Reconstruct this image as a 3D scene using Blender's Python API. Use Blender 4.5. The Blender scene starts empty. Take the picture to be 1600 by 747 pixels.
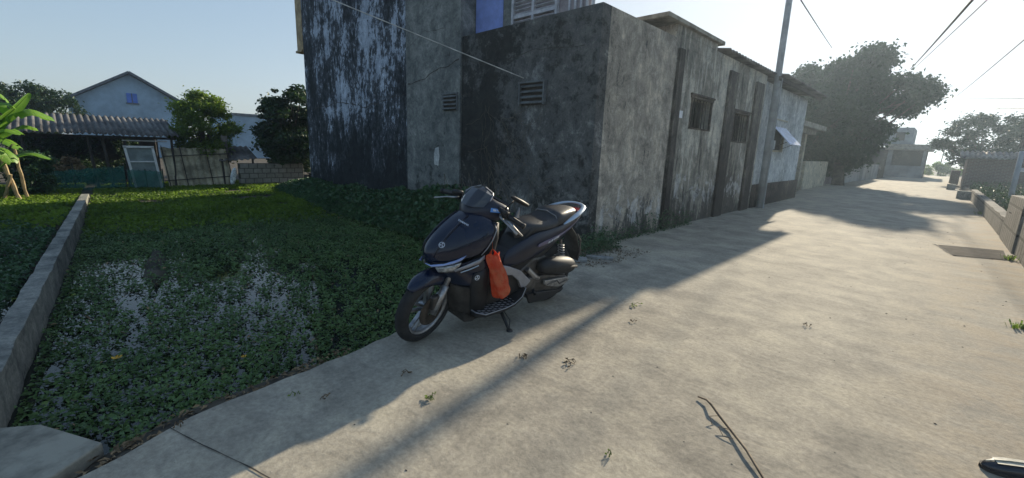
import bpy, bmesh, math, random
import numpy as np
from mathutils import Vector, Matrix, noise
random.seed(7); np.random.seed(7)
R = math.radians
scene = bpy.context.scene
col = scene.collection

# ------------------------------------------------------------------ camera
cam = bpy.data.cameras.new("camera"); co = bpy.data.objects.new("camera", cam); col.objects.link(co)
rt = Vector((0.714053, 0.699176, 0.035788)); up = Vector((-0.16948, 0.123035, 0.977824)); fw = Vector((-0.679268, 0.704283, -0.20635))
m = Matrix((rt, up, -fw)).transposed().to_4x4(); m.translation = Vector((0, 0, 1.32))
co.matrix_world = m
cam.sensor_width = 36; cam.lens = 680 / 1600 * 36; cam.clip_start = .05; cam.clip_end = 3000
scene.camera = co
# ------------------------------------------------------------------ light
SUN_EL, SUN_AZ = R(20.5), R(-8.6)          # azimuth from +Y towards +X
world = bpy.data.worlds.new("World"); scene.world = world; world.use_nodes = True
nt = world.node_tree; bg = nt.nodes["Background"]
sky = nt.nodes.new("ShaderNodeTexSky"); sky.sky_type = 'NISHITA'; sky.sun_disc = False
sky.sun_elevation = SUN_EL; sky.sun_rotation = SUN_AZ
sky.air_density = 1.0; sky.dust_density = 1.0; sky.ozone_density = 1.2; sky.altitude = 0
# sky colour compressed, so the glow round the sun stays only a little brighter
ml = nt.nodes.new("ShaderNodeVectorMath"); ml.operation = 'MULTIPLY_ADD'; ml.inputs[1].default_value = (.27, .27, .27); ml.inputs[2].default_value = (1, 1, 1)
dv = nt.nodes.new("ShaderNodeVectorMath"); dv.operation = 'DIVIDE'
tn = nt.nodes.new("ShaderNodeVectorMath"); tn.operation = 'MULTIPLY'; tn.inputs[1].default_value = (.88, .97, 1.07)
nt.links.new(sky.outputs[0], ml.inputs[0]); nt.links.new(sky.outputs[0], dv.inputs[0]); nt.links.new(ml.outputs[0], dv.inputs[1]); nt.links.new(dv.outputs[0], tn.inputs[0])
nt.links.new(tn.outputs[0], bg.inputs[0]); bg.inputs[1].default_value = 0.15
sun = bpy.data.lights.new("sun", 'SUN'); sun.energy = 3.5; sun.angle = R(0.8); sun.color = (1, .88, .68)
so = bpy.data.objects.new("sun", sun); col.objects.link(so)
sd = Vector((math.sin(SUN_AZ) * math.cos(SUN_EL), math.cos(SUN_AZ) * math.cos(SUN_EL), math.sin(SUN_EL)))
so.rotation_euler = sd.to_track_quat('Z', 'Y').to_euler(); so.location = (0, 0, 30)
vs = scene.view_settings; vs.view_transform = 'Standard'; vs.look = 'None'; vs.gamma = 1; vs.exposure = 1.1; vs.use_curve_mapping = False

# ------------------------------------------------------------------ materials
class NT:
    def __init__(s, name):
        s.m = bpy.data.materials.new(name); s.m.use_nodes = True; s.t = s.m.node_tree
        s.b = s.t.nodes["Principled BSDF"]; s.out = s.t.nodes["Material Output"]
        s.tc = s.t.nodes.new("ShaderNodeTexCoord")
    def n(s, t, **k):
        x = s.t.nodes.new(t)
        for a, v in k.items(): setattr(x, a, v)
        return x
    def l(s, a, b): s.t.links.new(a, b)
    def co(s, scale=(1, 1, 1), rot=(0, 0, 0), loc=(0, 0, 0)):
        mp = s.n("ShaderNodeMapping"); mp.inputs['Scale'].default_value = scale; mp.inputs['Rotation'].default_value = rot; mp.inputs['Location'].default_value = loc
        s.l(s.tc.outputs['Object'], mp.inputs[0]); return mp.outputs[0]
    def noise(s, scale, detail=6, rough=.6, v=None, dist=0):
        x = s.n("ShaderNodeTexNoise"); x.inputs['Scale'].default_value = scale; x.inputs['Detail'].default_value = detail
        x.inputs['Roughness'].default_value = rough; x.inputs['Distortion'].default_value = dist
        s.l(v if v is not None else s.co(), x.inputs['Vector']); return x.outputs[0]
    def ramp(s, f, stops):
        r = s.n("ShaderNodeValToRGB"); e = r.color_ramp.elements
        while len(e) > 1: e.remove(e[-1])
        for i, (p, c) in enumerate(stops):
            c = (c, c, c, 1) if not isinstance(c, tuple) else (*c, 1)
            q = e[0] if i == 0 else e.new(p)
            q.position = p; q.color = c
        s.l(f, r.inputs[0]); return r.outputs[0]
    def mix(s, f, a, b, mode='MIX'):
        x = s.n("ShaderNodeMix", data_type='RGBA', blend_type=mode)
        for i, v in ((0, f), (6, a), (7, b)):
            if isinstance(v, (int, float)): x.inputs[i].default_value = v
            elif isinstance(v, tuple): x.inputs[i].default_value = (*v, 1)
            else: s.l(v, x.inputs[i])
        return x.outputs[2]
    def math(s, op, a, b=0):
        x = s.n("ShaderNodeMath", operation=op)
        for i, v in ((0, a), (1, b)):
            if isinstance(v, (int, float)): x.inputs[i].default_value = v
            else: s.l(v, x.inputs[i])
        return x.outputs[0]
    def sep(s):
        x = s.n("ShaderNodeSeparateXYZ"); s.l(s.tc.outputs['Object'], x.inputs[0]); return x.outputs
    def bump(s, h, strength=.3, dist=.02):
        x = s.n("ShaderNodeBump"); x.inputs['Strength'].default_value = strength; x.inputs['Distance'].default_value = dist
        s.l(h, x.inputs['Height']); s.l(x.outputs[0], s.b.inputs['Normal'])
    def col(s, c, rough=.8, metal=0, spec=.5):
        if isinstance(c, tuple): s.b.inputs['Base Color'].default_value = (*c, 1)
        else: s.l(c, s.b.inputs['Base Color'])
        if isinstance(rough, (int, float)): s.b.inputs['Roughness'].default_value = rough
        else: s.l(rough, s.b.inputs['Roughness'])
        s.b.inputs['Metallic'].default_value = metal; s.b.inputs['Specular IOR Level'].default_value = spec
        return s

def plain(name, c, rough=.6, metal=0, var=.25, scale=6, coat=0, bump=0, spec=.5):
    s = NT(name)
    n = s.noise(scale, 8, .65)
    d = tuple(x * (1 - var) for x in c); e = tuple(min(1, x * (1 + var)) for x in c)
    s.col(s.ramp(n, [(.40, d), (.60, e)]), rough, metal, spec)
    if coat: s.b.inputs['Coat Weight'].default_value = coat; s.b.inputs['Coat Roughness'].default_value = .06
    if bump: s.bump(s.noise(scale * 6, 6), bump, .01)
    return s.m

def concrete_road():
    s = NT("road_concrete")
    c = s.co()
    big = s.noise(.5, 8, .66, c, .5); mid = s.noise(2.3, 10, .74, c, .35)
    streak = s.noise(1.6, 10, .72, s.co((.75, 2.6, 1), (0, 0, R(-18))), .5)
    fine = s.noise(34, 8, .75, c); speck = s.noise(120, 3, .6, c)
    base = s.ramp(big, [(.38, (.26, .23, .18)), (.5, (.355, .315, .245)), (.62, (.46, .41, .31))])
    base = s.mix(.42, base, s.ramp(streak, [(.38, (.17, .16, .14)), (.47, (.32, .295, .245)), (.55, (.38, .345, .285)), (.63, (.58, .53, .43))]))
    base = s.mix(.45, base, s.ramp(mid, [(.38, (.17, .155, .13)), (.5, (.365, .325, .26)), (.60, (.54, .48, .365))]))
    st = s.ramp(s.noise(.8, 9, .75, s.co((1, 1, 1), (0, 0, 0), (7, 3, 0)), .4), [(.56, 0.), (.64, 1.)])
    base = s.mix(s.math('MULTIPLY', st, .24), base, (.16, .155, .15))
    blot = s.ramp(s.noise(5.5, 4, .6, s.co((1, 1.3, 1), (0, 0, 0), (2, 5, 0)), .6), [(.70, 0.), (.74, 1.)])
    base = s.mix(s.math('MULTIPLY', blot, .4), base, (.13, .12, .11))
    X = s.sep()[0]
    silt = s.math('MULTIPLY', s.ramp(s.math('ADD', X, .3), [(0.0, 0.), (1, 1.)]), s.ramp(mid, [(.42, 0.), (.58, 1.)]))
    base = s.mix(s.math('MULTIPLY', silt, .55), base, (.25, .175, .105))
    base = s.mix(.5, base, s.ramp(fine, [(.36, .5), (.62, 1.2)]), 'MULTIPLY')
    base = s.mix(s.ramp(speck, [(.66, 0.), (.71, .6)]), base, (.09, .08, .07))
    s.col(base, .9, 0, .25)
    h = s.math('ADD', s.math('MULTIPLY', mid, .55), s.math('ADD', s.math('MULTIPLY', fine, .30), s.math('MULTIPLY', streak, .30)))
    s.bump(h, .5, .02)
    return s.m

def mouldy(name, light, mid, dark, cover=.5, streaky=.28, zdark=0.8, scale=1.6, soft=.06, bump=.35, flake=1.0, peel=0, xdark=None):
    """old lime plaster: light paint flakes over dark mould, rising damp along the foot."""
    s = NT(name)
    v = s.co((1, 1, streaky)); c = s.co()
    a = s.noise(scale, 10, .74, v, .3); b = s.noise(scale * 6, 10, .8, s.co((1, 1, min(1, streaky * 1.7))), .2); k = s.noise(.55, 5, .65, c, .4)
    t = s.math('ADD', s.math('MULTIPLY', a, .42), s.math('ADD', s.math('MULTIPLY', b, .42), s.math('MULTIPLY', k, .36)))   # mean .6
    z = s.sep()[2]
    zz = s.ramp(s.math('DIVIDE', z, 6.0), [(0.0, 1.), (zdark / 6, .45), (min(1, zdark / 2.6), 0.)])
    t = s.math('SUBTRACT', t, s.math('MULTIPLY', zz, .13))
    if xdark:
        xm = s.ramp(s.math('ADD', s.sep()[0], s.math('MULTIPLY', s.noise(.9, 6, .7, c), 1.2)), [(0, 1.)]) if False else s.ramp(s.math('DIVIDE', s.math('ADD', s.sep()[0], s.math('MULTIPLY', s.noise(.9, 6, .7, c), 1.6)), 8.), [(xdark[0] / 8, 1.), (xdark[1] / 8, 0.)])
        t = s.math('SUBTRACT', t, s.math('MULTIPLY', xm, .055))
    lo = .60 + (.5 - cover) * .26
    w = soft * flake
    base = s.ramp(t, [(lo - .05, dark), (lo - .012, mid), (lo + w * .25, mid), (lo + w * .7, light)])
    if peel:
        pn = s.ramp(s.math('SUBTRACT', s.noise(3.4, 10, .75, s.co((1, 1, .7)), .8), s.math('MULTIPLY', s.ramp(s.math('ABSOLUTE', s.math('SUBTRACT', z, .62)), [(.1, 0.), (.75, 1.)]), .22)), [(.50, 0.), (.535, 1.)])
        base = s.mix(s.math('MULTIPLY', pn, peel), base, tuple(min(.7, x * 1.5) for x in light))
    mo = s.noise(3.2, 12, .82, c, .6)
    base = s.mix(.75, base, s.ramp(mo, [(.38, (.30, .32, .33)), (.48, (.75, .76, .77)), (.54, (1.0, .99, .97)), (.63, (1.5, 1.46, 1.4))]), 'MULTIPLY')
    f = s.noise(42, 8, .75, c)
    base = s.mix(.5, base, s.ramp(f, [(.36, .5), (.64, 1.2)]), 'MULTIPLY')
    s.col(base, .92, 0, .2)
    s.bump(s.math('ADD', t, s.math('ADD', s.math('MULTIPLY', f, .25), s.math('MULTIPLY', mo, .5))), bump, .03)
    return s.m

def leafmat(name, c1, c2, trans=.35, rough=.5, scale=3):
    s = NT(name)
    n = s.noise(scale, 3, .6); n2 = s.noise(scale * 14, 2, .5)
    base = s.mix(.5, s.ramp(n, [(.35, c1), (.65, c2)]), s.ramp(n2, [(.3, c1), (.7, c2)]))
    s.col(base, rough, 0, .4)
    tr = s.n("ShaderNodeBsdfTranslucent"); s.l(base, tr.inputs[0])
    mx = s.n("ShaderNodeMixShader"); mx.inputs[0].default_value = trans
    s.l(s.b.outputs[0], mx.inputs[1]); s.l(tr.outputs[0], mx.inputs[2]); s.l(mx.outputs[0], s.out.inputs[0])
    return s.m

def brickmat(name, c1, c2, mortar, w=.22, h=.08, rot=(R(90), 0, 0), ms=.012):
    s = NT(name)
    b = s.n("ShaderNodeTexBrick"); b.inputs['Scale'].default_value = 1
    b.inputs['Brick Width'].default_value = w; b.inputs['Row Height'].default_value = h; b.inputs['Mortar Size'].default_value = ms
    b.inputs['Color1'].default_value = (*c1, 1); b.inputs['Color2'].default_value = (*c2, 1); b.inputs['Mortar'].default_value = (*mortar, 1)
    q = s.sep(); cb = s.n("ShaderNodeCombineXYZ"); s.l(q[1] if rot[2] else q[0], cb.inputs[0]); s.l(q[2], cb.inputs[1]); s.l(cb.outputs[0], b.inputs[0])
    s.col(s.mix(.6, b.outputs[0], s.ramp(s.noise(9, 8, .7), [(.3, .35), (.7, 1.)]), 'MULTIPLY'), .9, 0, .2)
    s.bump(s.math('ADD', s.math('MULTIPLY', b.outputs[1], -1), s.noise(25)), .5, .02)
    return s.m

M = {}
M['road'] = concrete_road()
M['slab'] = plain('old_slab_concrete', (.25, .235, .19), .9, 0, .35, 5, bump=.5)
M['kerb'] = mouldy('strip_cement', (.33, .32, .28), (.25, .245, .215), (.12, .12, .105), .75, 1, .1, 3, .1)
M['soil'] = plain('damp_soil', (.055, .045, .03), .95, 0, .5, 4, bump=.8)
M['bed'] = plain('pond_mud', (.03, .035, .02), .9, 0, .5, 3, bump=.6)
M['wall_left'] = mouldy('flaking_blue_plaster', (.46, .53, .64), (.075, .088, .105), (.026, .032, .037), .50, .30, 1.0, 2.1, .05, .6)
M['pilaster'] = mouldy('grey_render_pilaster', (.29, .305, .29), (.185, .20, .195), (.07, .078, .075), .72, .7, .7, 1.1, .16, .45)
M['wall_front'] = mouldy('grey_render_front', (.32, .32, .31), (.13, .133, .13), (.040, .043, .042), .57, .75, .9, 1.0, .12, .5, peel=.35, xdark=(3.2, 4.4))
M['wall_side'] = mouldy('flare_lightened_render_side', (.66, .59, .49), (.42, .375, .31), (.10, .098, .09), .74, .30, .75, 1.2, .14, .45, peel=.5)  # render colour lightened and warmed to stand in for lens flare
M['wall_side2'] = mouldy('streaked_render_side', (.58, .55, .47), (.30, .28, .235), (.095, .088, .075), .64, .10, .8, 1.5, .10, .4, peel=.45)
M['stained'] = mouldy('dark_streaked_pilaster', (.22, .20, .17), (.10, .09, .08), (.045, .04, .037), .5, .10, .8, 1.9, .10, .4)
M['white'] = mouldy('weathered_whitewash', (.62, .64, .63), (.42, .43, .42), (.16, .16, .15), .86, .4, .3, 1.4, .12, .2)
M['darkbase'] = mouldy('dark_damp_base', (.17, .14, .11), (.09, .075, .062), (.035, .03, .027), .6, .6, .3, 2, .1)
M['farwall'] = plain('far_grey_wall', (.20, .23, .25), .9, 0, .3, 1.2)
M['dark'] = plain('dark_void', (.012, .012, .012), .9)
M['frame_dark'] = plain('dark_timber', (.04, .035, .03), .8, bump=.3)
M['blue'] = plain('blue_painted_board', (.20, .28, .62), .6, 0, .12, 5)
M['louvre'] = plain('grey_white_louvre', (.50, .50, .53), .7, 0, .2, 8)
M['pink'] = plain('pinkish_boards', (.33, .29, .30), .8, 0, .2, 5)
M['vent'] = plain('vent_concrete', (.13, .145, .15), .85, 0, .25, 10, bump=.3)
M['asb'] = plain('fibre_cement_sheet', (.12, .115, .108), .9, 0, .45, 1.5, bump=.4)
M['asb_dark'] = plain('mossy_roof_sheet', (.16, .15, .14), .9, 0, .5, 1.5, bump=.4)
M['fence'] = plain('weathered_sheet_fence', (.42, .38, .28), .9, 0, .45, 2.5, bump=.3)
M['gable'] = plain('blue_grey_gable', (.25, .36, .46), .9, 0, .2, .7)
M['roofedge'] = plain('slate_roof_edge', (.10, .12, .14), .8)
M['winblue'] = plain('bright_blue_window', (.06, .16, .55), .5, 0, .2, 1)
M['white_paint'] = plain('white_window_frame', (.72, .74, .76), .6, 0, .1, 8)
M['pole'] = plain('grey_concrete_pole', (.34, .36, .37), .85, 0, .2, 3, bump=.3)
M['cream'] = mouldy('cream_wash', (.55, .50, .38), (.42, .38, .29), (.2, .18, .14), .95, .4, .3, 1.3, .12)
M['door_brown'] = plain('brown_door', (.16, .12, .10), .7, 0, .25, 3)
M['brick'] = brickmat('dark_brick', (.16, .11, .095), (.12, .095, .085), (.19, .18, .17))
M['block'] = brickmat('grey_blockwork', (.27, .26, .23), (.20, .19, .17), (.10, .10, .09), .30, .15)
M['blockY'] = brickmat('stacked_stone_blocks', (.27, .25, .22), (.20, .185, .16), (.08, .075, .06), .24, .38, (R(90), 0, R(90)), .02)
M['trunk'] = plain('bark', (.09, .075, .055), .95, 0, .4, 5, bump=.6)
M['bamboo'] = plain('pale_dead_stalk', (.36, .27, .15), .8, 0, .3, 5)
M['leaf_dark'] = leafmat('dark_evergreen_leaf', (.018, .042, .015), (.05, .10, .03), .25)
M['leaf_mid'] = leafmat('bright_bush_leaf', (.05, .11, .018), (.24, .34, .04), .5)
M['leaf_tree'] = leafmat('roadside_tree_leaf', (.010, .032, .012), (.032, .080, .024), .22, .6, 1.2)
M['leaf_pond'] = leafmat('pond_leaf', (.045, .10, .028), (.20, .32, .095), .3, .4, 2.6)
M['leaf_grass'] = leafmat('short_grass_leaf', (.055, .11, .015), (.22, .34, .035), .5, .55, .9)
M['leaf_vine'] = leafmat('creeper_leaf', (.02, .06, .025), (.09, .18, .07), .25, .45, 2.5)
M['banana'] = leafmat('banana_leaf', (.14, .32, .03), (.28, .48, .07), .45, .4, 2)
M['dry'] = plain('dry_leaf', (.13, .09, .05), .85, 0, .4, 30)
M['straw'] = plain('dead_tendril', (.12, .105, .08), .9, 0, .3, 10)
M['wire'] = plain('black_cable', (.03, .03, .032), .6)
M['wire_pale'] = plain('pale_cable', (.62, .60, .54), .5)
M['stone'] = plain('broken_stone', (.25, .25, .24), .9, 0, .4, 8, bump=.6)
M['plate'] = plain('rusted_patch', (.05, .044, .04), .9, 0, .35, 6, bump=.4, spec=.05)
M['crack'] = plain('crack_dirt', (.05, .045, .04), .95)
M['yellow'] = plain('yellow_petal', (.7, .38, .02), .6)

w_ = NT('pond_water'); w_.col((.012, .016, .012), .045, 0, .6); w_.b.inputs['IOR'].default_value = 1.33
w_.bump(w_.noise(6, 3), .03, .02); M['water'] = w_.m

s_ = NT('green_shade_net')
s_.col((.02, .16, .13), .8); tr = s_.n("ShaderNodeBsdfTransparent"); mx = s_.n("ShaderNodeMixShader")
wv = s_.ramp(s_.noise(3, 6), [(.35, .30), (.65, .55)])
s_.l(wv, mx.inputs[0]); s_.l(s_.b.outputs[0], mx.inputs[1]); s_.l(tr.outputs[0], mx.inputs[2]); s_.l(mx.outputs[0], s_.out.inputs[0])
M['net'] = s_.m

# ------------------------------------------------------------------ mesh helpers
def link(name, mesh, mat, parent=None, smooth=False):
    o = bpy.data.objects.new(name, mesh); col.objects.link(o)
    if mat is not None: mesh.materials.append(mat)
    if smooth:
        mesh.polygons.foreach_set('use_smooth', [True] * len(mesh.polygons))
    if parent is not None: o.parent = parent
    return o

def tag(o, label=None, cat=None, group=None, kind=None):
    if label: o['label'] = label
    if cat: o['category'] = cat
    if group: o['group'] = group
    if kind: o['kind'] = kind
    return o

def empty(name, loc, label, cat, group=None, rot=None):
    o = bpy.data.objects.new(name, None); col.objects.link(o); o.location = loc
    if rot: o.rotation_euler = rot
    o.empty_display_size = .2
    return tag(o, label, cat, group)

class MB:
    """mesh builder; verts are given in world space, and build() shifts them to the parent's origin"""
    def __init__(s, f=None): s.v = []; s.f = []; s.T = f
    def add(s, vs, fs):
        b = len(s.v)
        s.v += [tuple(s.T(Vector(p))) if s.T else tuple(p) for p in vs]
        s.f += [tuple(b + i for i in f) for f in fs]; return s
    def box(s, x0, x1, y0, y1, z0, z1):
        s.add([(x0, y0, z0), (x1, y0, z0), (x1, y1, z0), (x0, y1, z0), (x0, y0, z1), (x1, y0, z1), (x1, y1, z1), (x0, y1, z1)],
              [(0, 3, 2, 1), (4, 5, 6, 7), (0, 1, 5, 4), (1, 2, 6, 5), (2, 3, 7, 6), (3, 0, 4, 7)]); return s
    def beam(s, a, b, w, h, upv=(0, 0, 1)):
        a, b = Vector(a), Vector(b); d = (b - a).normalized(); u = Vector(upv); sdv = d.cross(u).normalized(); u = sdv.cross(d)
        P = []
        for c in (a, b):
            for i, j in ((-1, -1), (1, -1), (1, 1), (-1, 1)): P.append(c + sdv * (w / 2 * i) + u * (h / 2 * j))
        s.add(P, [(0, 3, 2, 1), (4, 5, 6, 7), (0, 1, 5, 4), (1, 2, 6, 5), (2, 3, 7, 6), (3, 0, 4, 7)]); return s
    def prism(s, poly, axis, a, b):
        """poly of 2-D points extruded along axis 'x','y' or 'z' from a to b"""
        def P(p, t): return {'x': (t, p[0], p[1]), 'y': (p[0], t, p[1]), 'z': (p[0], p[1], t)}[axis]
        n = len(poly)
        s.add([P(p, a) for p in poly] + [P(p, b) for p in poly],
              [tuple(range(n))[::-1], tuple(range(n, 2 * n))] + [(i, (i + 1) % n, n + (i + 1) % n, n + i) for i in range(n)]); return s
    def tube(s, pts, rad, n=8, cap=True, squash=1):
        pts = [Vector(p) for p in pts]; k = len(pts)
        rs = rad if isinstance(rad, (list, tuple)) else [rad] * k
        b = []; prev = None; fs = []
        for i, p in enumerate(pts):
            d = (pts[min(i + 1, k - 1)] - pts[max(i - 1, 0)]).normalized()
            ref = Vector((0, 0, 1)) if abs(d.z) < .9 else Vector((1, 0, 0))
            if prev is not None: sd_ = (prev - d * prev.dot(d)).normalized()
            else: sd_ = d.cross(ref).normalized()
            prev = sd_; u = sd_.cross(d)
            for j in range(n):
                t = 2 * math.pi * j / n
                b.append(p + sd_ * (math.cos(t) * rs[i]) + u * (math.sin(t) * rs[i] * squash))
        for i in range(k - 1):
            for j in range(n):
                q = (j + 1) % n
                fs.append((i * n + j, i * n + q, (i + 1) * n + q, (i + 1) * n + j))
        if cap: fs += [tuple(range(n))[::-1], tuple(range((k - 1) * n, k * n))]
        s.add(b, fs); return s
    def grid(s, rows, closed=False):
        n = len(rows[0]); fs = []
        for i in range(len(rows) - 1):
            for j in range(n if closed else n - 1):
                q = (j + 1) % n
                fs.append((i * n + j, i * n + q, (i + 1) * n + q, (i + 1) * n + j))
        s.add([p for r in rows for p in r], fs); return s
    def lathe(s, prof, c, axis, n=32, closed=False):
        """prof = [(r, h)] round axis through c"""
        axis = Vector(axis).normalized(); c = Vector(c)
        ref = Vector((0, 0, 1)) if abs(axis.z) < .9 else Vector((1, 0, 0)); a = axis.cross(ref).normalized(); b = a.cross(axis)
        rows = [[c + axis * h + (a * math.cos(2 * math.pi * j / n) + b * math.sin(2 * math.pi * j / n)) * r for j in range(n)] for r, h in prof]
        if closed: rows.append(rows[0])
        s.grid(rows, True); return s
    def build(s, name, mat, parent=None, smooth=False, bevel=0, sub=0, solid=0, origin=None):
        me = bpy.data.meshes.new(name)
        off = Vector(origin) if origin is not None else (parent.location if (parent is not None and parent.type == 'EMPTY' and not getattr(s, 'local', False)) else Vector((0, 0, 0)))
        if parent is not None and parent.type != 'EMPTY' and not getattr(s, 'local', False): off = parent.get('_off_v', off)
        if not isinstance(off, Vector): off = Vector(off)
        me.from_pydata([tuple(Vector(p) - off) for p in s.v], [], s.f); me.validate(); me.update()
        bm = bmesh.new(); bm.from_mesh(me); bmesh.ops.recalc_face_normals(bm, faces=bm.faces); bm.to_mesh(me); bm.free()
        o = link(name, me, mat, parent, smooth)
        if origin is not None: o.location = origin
        if solid: md = o.modifiers.new('solid', 'SOLIDIFY'); md.thickness = solid; md.offset = -1
        if bevel:
            md = o.modifiers.new('bevel', 'BEVEL'); md.width = bevel; md.segments = 2; md.limit_method = 'ANGLE'
        if sub: md = o.modifiers.new('sub', 'SUBSURF'); md.levels = sub; md.render_levels = sub
        return o

def part(parent, mb, name, mat, **k):
    """a part whose verts are given in world space, under a thing's empty"""
    return mb.build(name, mat, parent, **k)
def subpart(parent, base, mb, name, mat, **k):
    """sub-part under a part mesh that is itself unshifted under `base`"""
    mb.v = [tuple(Vector(p) - base.location) for p in mb.v]; mb.local = True
    return mb.build(name, mat, parent, **k)

def vnoise(x, y, s=1.0, seed=0.0, oct=3):
    """cheap vectorised value noise 0..1"""
    r = np.zeros_like(x); amp = 1; tot = 0
    for o in range(oct):
        X = x * s + seed; Y = y * s + seed * 1.7
        xi = np.floor(X); yi = np.floor(Y); fx = X - xi; fy = Y - yi
        h = lambda a, b: np.modf(np.abs(np.sin(a * 127.1 + b * 311.7 + seed) * 43758.5453))[0]
        fx = fx * fx * (3 - 2 * fx); fy = fy * fy * (3 - 2 * fy)
        v = (h(xi, yi) * (1 - fx) + h(xi + 1, yi) * fx) * (1 - fy) + (h(xi, yi + 1) * (1 - fx) + h(xi + 1, yi + 1) * fx) * fy
        r += v * amp; tot += amp; amp *= .5; s *= 2
    return r / tot

def leaves(name, P, size, mat, parent=None, up=.3, aspect=.5, var=.4, base=Vector((0, 0, 0)), droop=0.):
    """one mesh of many small folded leaves: each two triangles sharing a midrib, centred at P (N,3)"""
    P = np.asarray(P, float) - np.array(base); N = len(P)
    size = np.asarray(size) * (1 + var * (np.random.rand(N) * 2 - 1))
    nrm = np.random.normal(size=(N, 3)); nrm[:, 2] = np.abs(nrm[:, 2]) + up * 4; nrm /= np.linalg.norm(nrm, axis=1)[:, None]
    a = np.random.normal(size=(N, 3)); a[:, 2] -= droop; a -= nrm * (a * nrm).sum(1)[:, None]; a /= np.linalg.norm(a, axis=1)[:, None]
    b = np.cross(nrm, a)
    s = size[:, None]
    V = np.empty((N, 4, 3))
    V[:, 0] = P - a * s * .5; V[:, 1] = P + b * s * aspect * .5 + nrm * s * .12; V[:, 2] = P + a * s * .5 - nrm * s * .1; V[:, 3] = P - b * s * aspect * .5 + nrm * s * .12
    me = bpy.data.meshes.new(name)
    me.vertices.add(N * 4); me.vertices.foreach_set('co', V.reshape(-1))
    idx = np.arange(N)[:, None] * 4; T = np.concatenate([idx + [[0, 1, 2]], idx + [[0, 2, 3]]], 1).reshape(-1)
    me.loops.add(N * 6); me.loops.foreach_set('vertex_index', T.astype(np.int32))
    me.polygons.add(N * 2); me.polygons.foreach_set('loop_start', (np.arange(N * 2) * 3).astype(np.int32))
    me.polygons.foreach_set('loop_total', np.full(N * 2, 3, np.int32))
    me.update(calc_edges=True)
    return link(name, me, mat, parent)

def blob_pts(centres, n):
    """points in gaussian-ish clumps: centres = [(x,y,z,rx,ry,rz)]"""
    c = np.array(centres); vol = c[:, 3] * c[:, 4] * c[:, 5]; w = vol ** .8; w /= w.sum()
    k = np.random.choice(len(c), n, p=w)
    d = np.random.normal(size=(n, 3)); d /= np.linalg.norm(d, axis=1)[:, None]
    r = np.random.rand(n) ** .42 * np.where(np.random.rand(n) < .25, 1.0 + .75 * np.random.rand(n), 1.0)
    return c[k, :3] + d * r[:, None] * c[k, 3:]

def tree(name, base, height, crown, n, lsize, mat, label, cat='tree', group=None, trunk_r=.12, clump=.28, nclump=60, lean=(0, 0), seed=1, fork=.35, trans=None, up=.15, aspect=.5):
    """crown = (cx,cy,cz,rx,ry,rz) as offsets from the base; limbs run from the trunk to clumps spread through the crown"""
    rnd = random.Random(seed)
    t = empty(name, base, label, cat, group)
    B = Vector(base); C = Vector(crown[:3]); Rr = Vector(crown[3:])
    cl = []
    lobes = [(C, Rr)] + [(Vector(l[:3]), Vector(l[3:])) for l in (trans or [])]; wts = [a_[1].x * a_[1].y * a_[1].z for a_ in lobes]
    for i in range(nclump):
        C1, R1 = rnd.choices(lobes, wts)[0]
        while True:
            p = Vector((rnd.uniform(-1, 1), rnd.uniform(-1, 1), rnd.uniform(-1, 1)))
            if .15 < p.length < 1: break
        p = p * (p.length ** -.35)
        if p.length > 1.08: p = p.normalized() * rnd.uniform(.85, 1.08)
        s = clump * rnd.uniform(.5, 1.5) * min(min(Rr), 1.6)
        cl.append((C1.x + p.x * R1.x, C1.y + p.y * R1.y, C1.z + p.z * R1.z, s * 1.25, s * 1.25, s * .8))
    tm = MB(); top = Vector((C.x * .6 + lean[0], C.y * .6 + lean[1], C.z))
    f = Vector((0, 0, 0)).lerp(top, fork); f += Vector((rnd.uniform(-.1, .1), rnd.uniform(-.1, .1), 0))
    tm.tube([B, B + f * .5 + Vector((rnd.uniform(-.04, .04), 0, 0)), B + f, B + f.lerp(top, .5), B + top], [trunk_r * 1.25, trunk_r, trunk_r * .8, trunk_r * .5, trunk_r * .15], 8)
    for i, c in enumerate(cl):
        if i % 2 and nclump > 30: continue
        e = Vector(c[:3]); s = f.lerp(top, rnd.uniform(0, .7))
        mid = s.lerp(e, .5) + Vector((0, 0, rnd.uniform(-.08, .12) * (e - s).length))
        tm.tube([B + s, B + mid, B + e], [trunk_r * .38, trunk_r * .22, trunk_r * .06], 5, False)
    part(t, tm, 'trunk', M['trunk'], smooth=True)
    P = blob_pts(cl, n)
    leaves('crown', P, lsize, mat, t, up=up, aspect=aspect)
    return t

# ================================================================== GROUND
def ground_z(x, y):
    z = -.16
    if x < -2.0 and y < 5.4 and x > -18:
        far = min(1, max(0, (-x - 8.2) / 4.5)); z = -.46 + .34 * far
        z = max(z, -.46)
        if x > -9 and y > 4.0: z += .25 * min(1, (y - 4.0) / .9)
        st = -.43 - .0755 * (x + 5.19) * 1.0      # line of the cement strip
        if y < st - .12: z = -.14
    if x <= -18: z = -.12
    if x > 1.02: z = .05 if y > 8 else -.02
    return z
xs = sorted(set([-400, -200, -100, -60, -40, -28] + [round(-20 + .35 * i, 3) for i in range(52)] + [-1.5, 0, 1.0, 1.05, 1.4, 2, 3, 5, 8, 14, 30, 80, 200, 400]))
ys = sorted(set([-300, -100, -40, -15, -6, -3] + [round(-1.6 + .3 * i, 3) for i in range(24)] + [7, 8, 8.1, 10, 14, 20, 30, 45, 60, 90, 140, 250, 500, 900]))
g = MB()
g.grid([[(x, y, ground_z(x, y) + (.03 * (noise.noise(Vector((x * 1.3, y * 1.3, 0)))) if abs(x) < 20 else 0)) for x in xs] for y in ys])
o = g.build('ground', M['soil'], smooth=True); tag(o, kind='structure')

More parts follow.
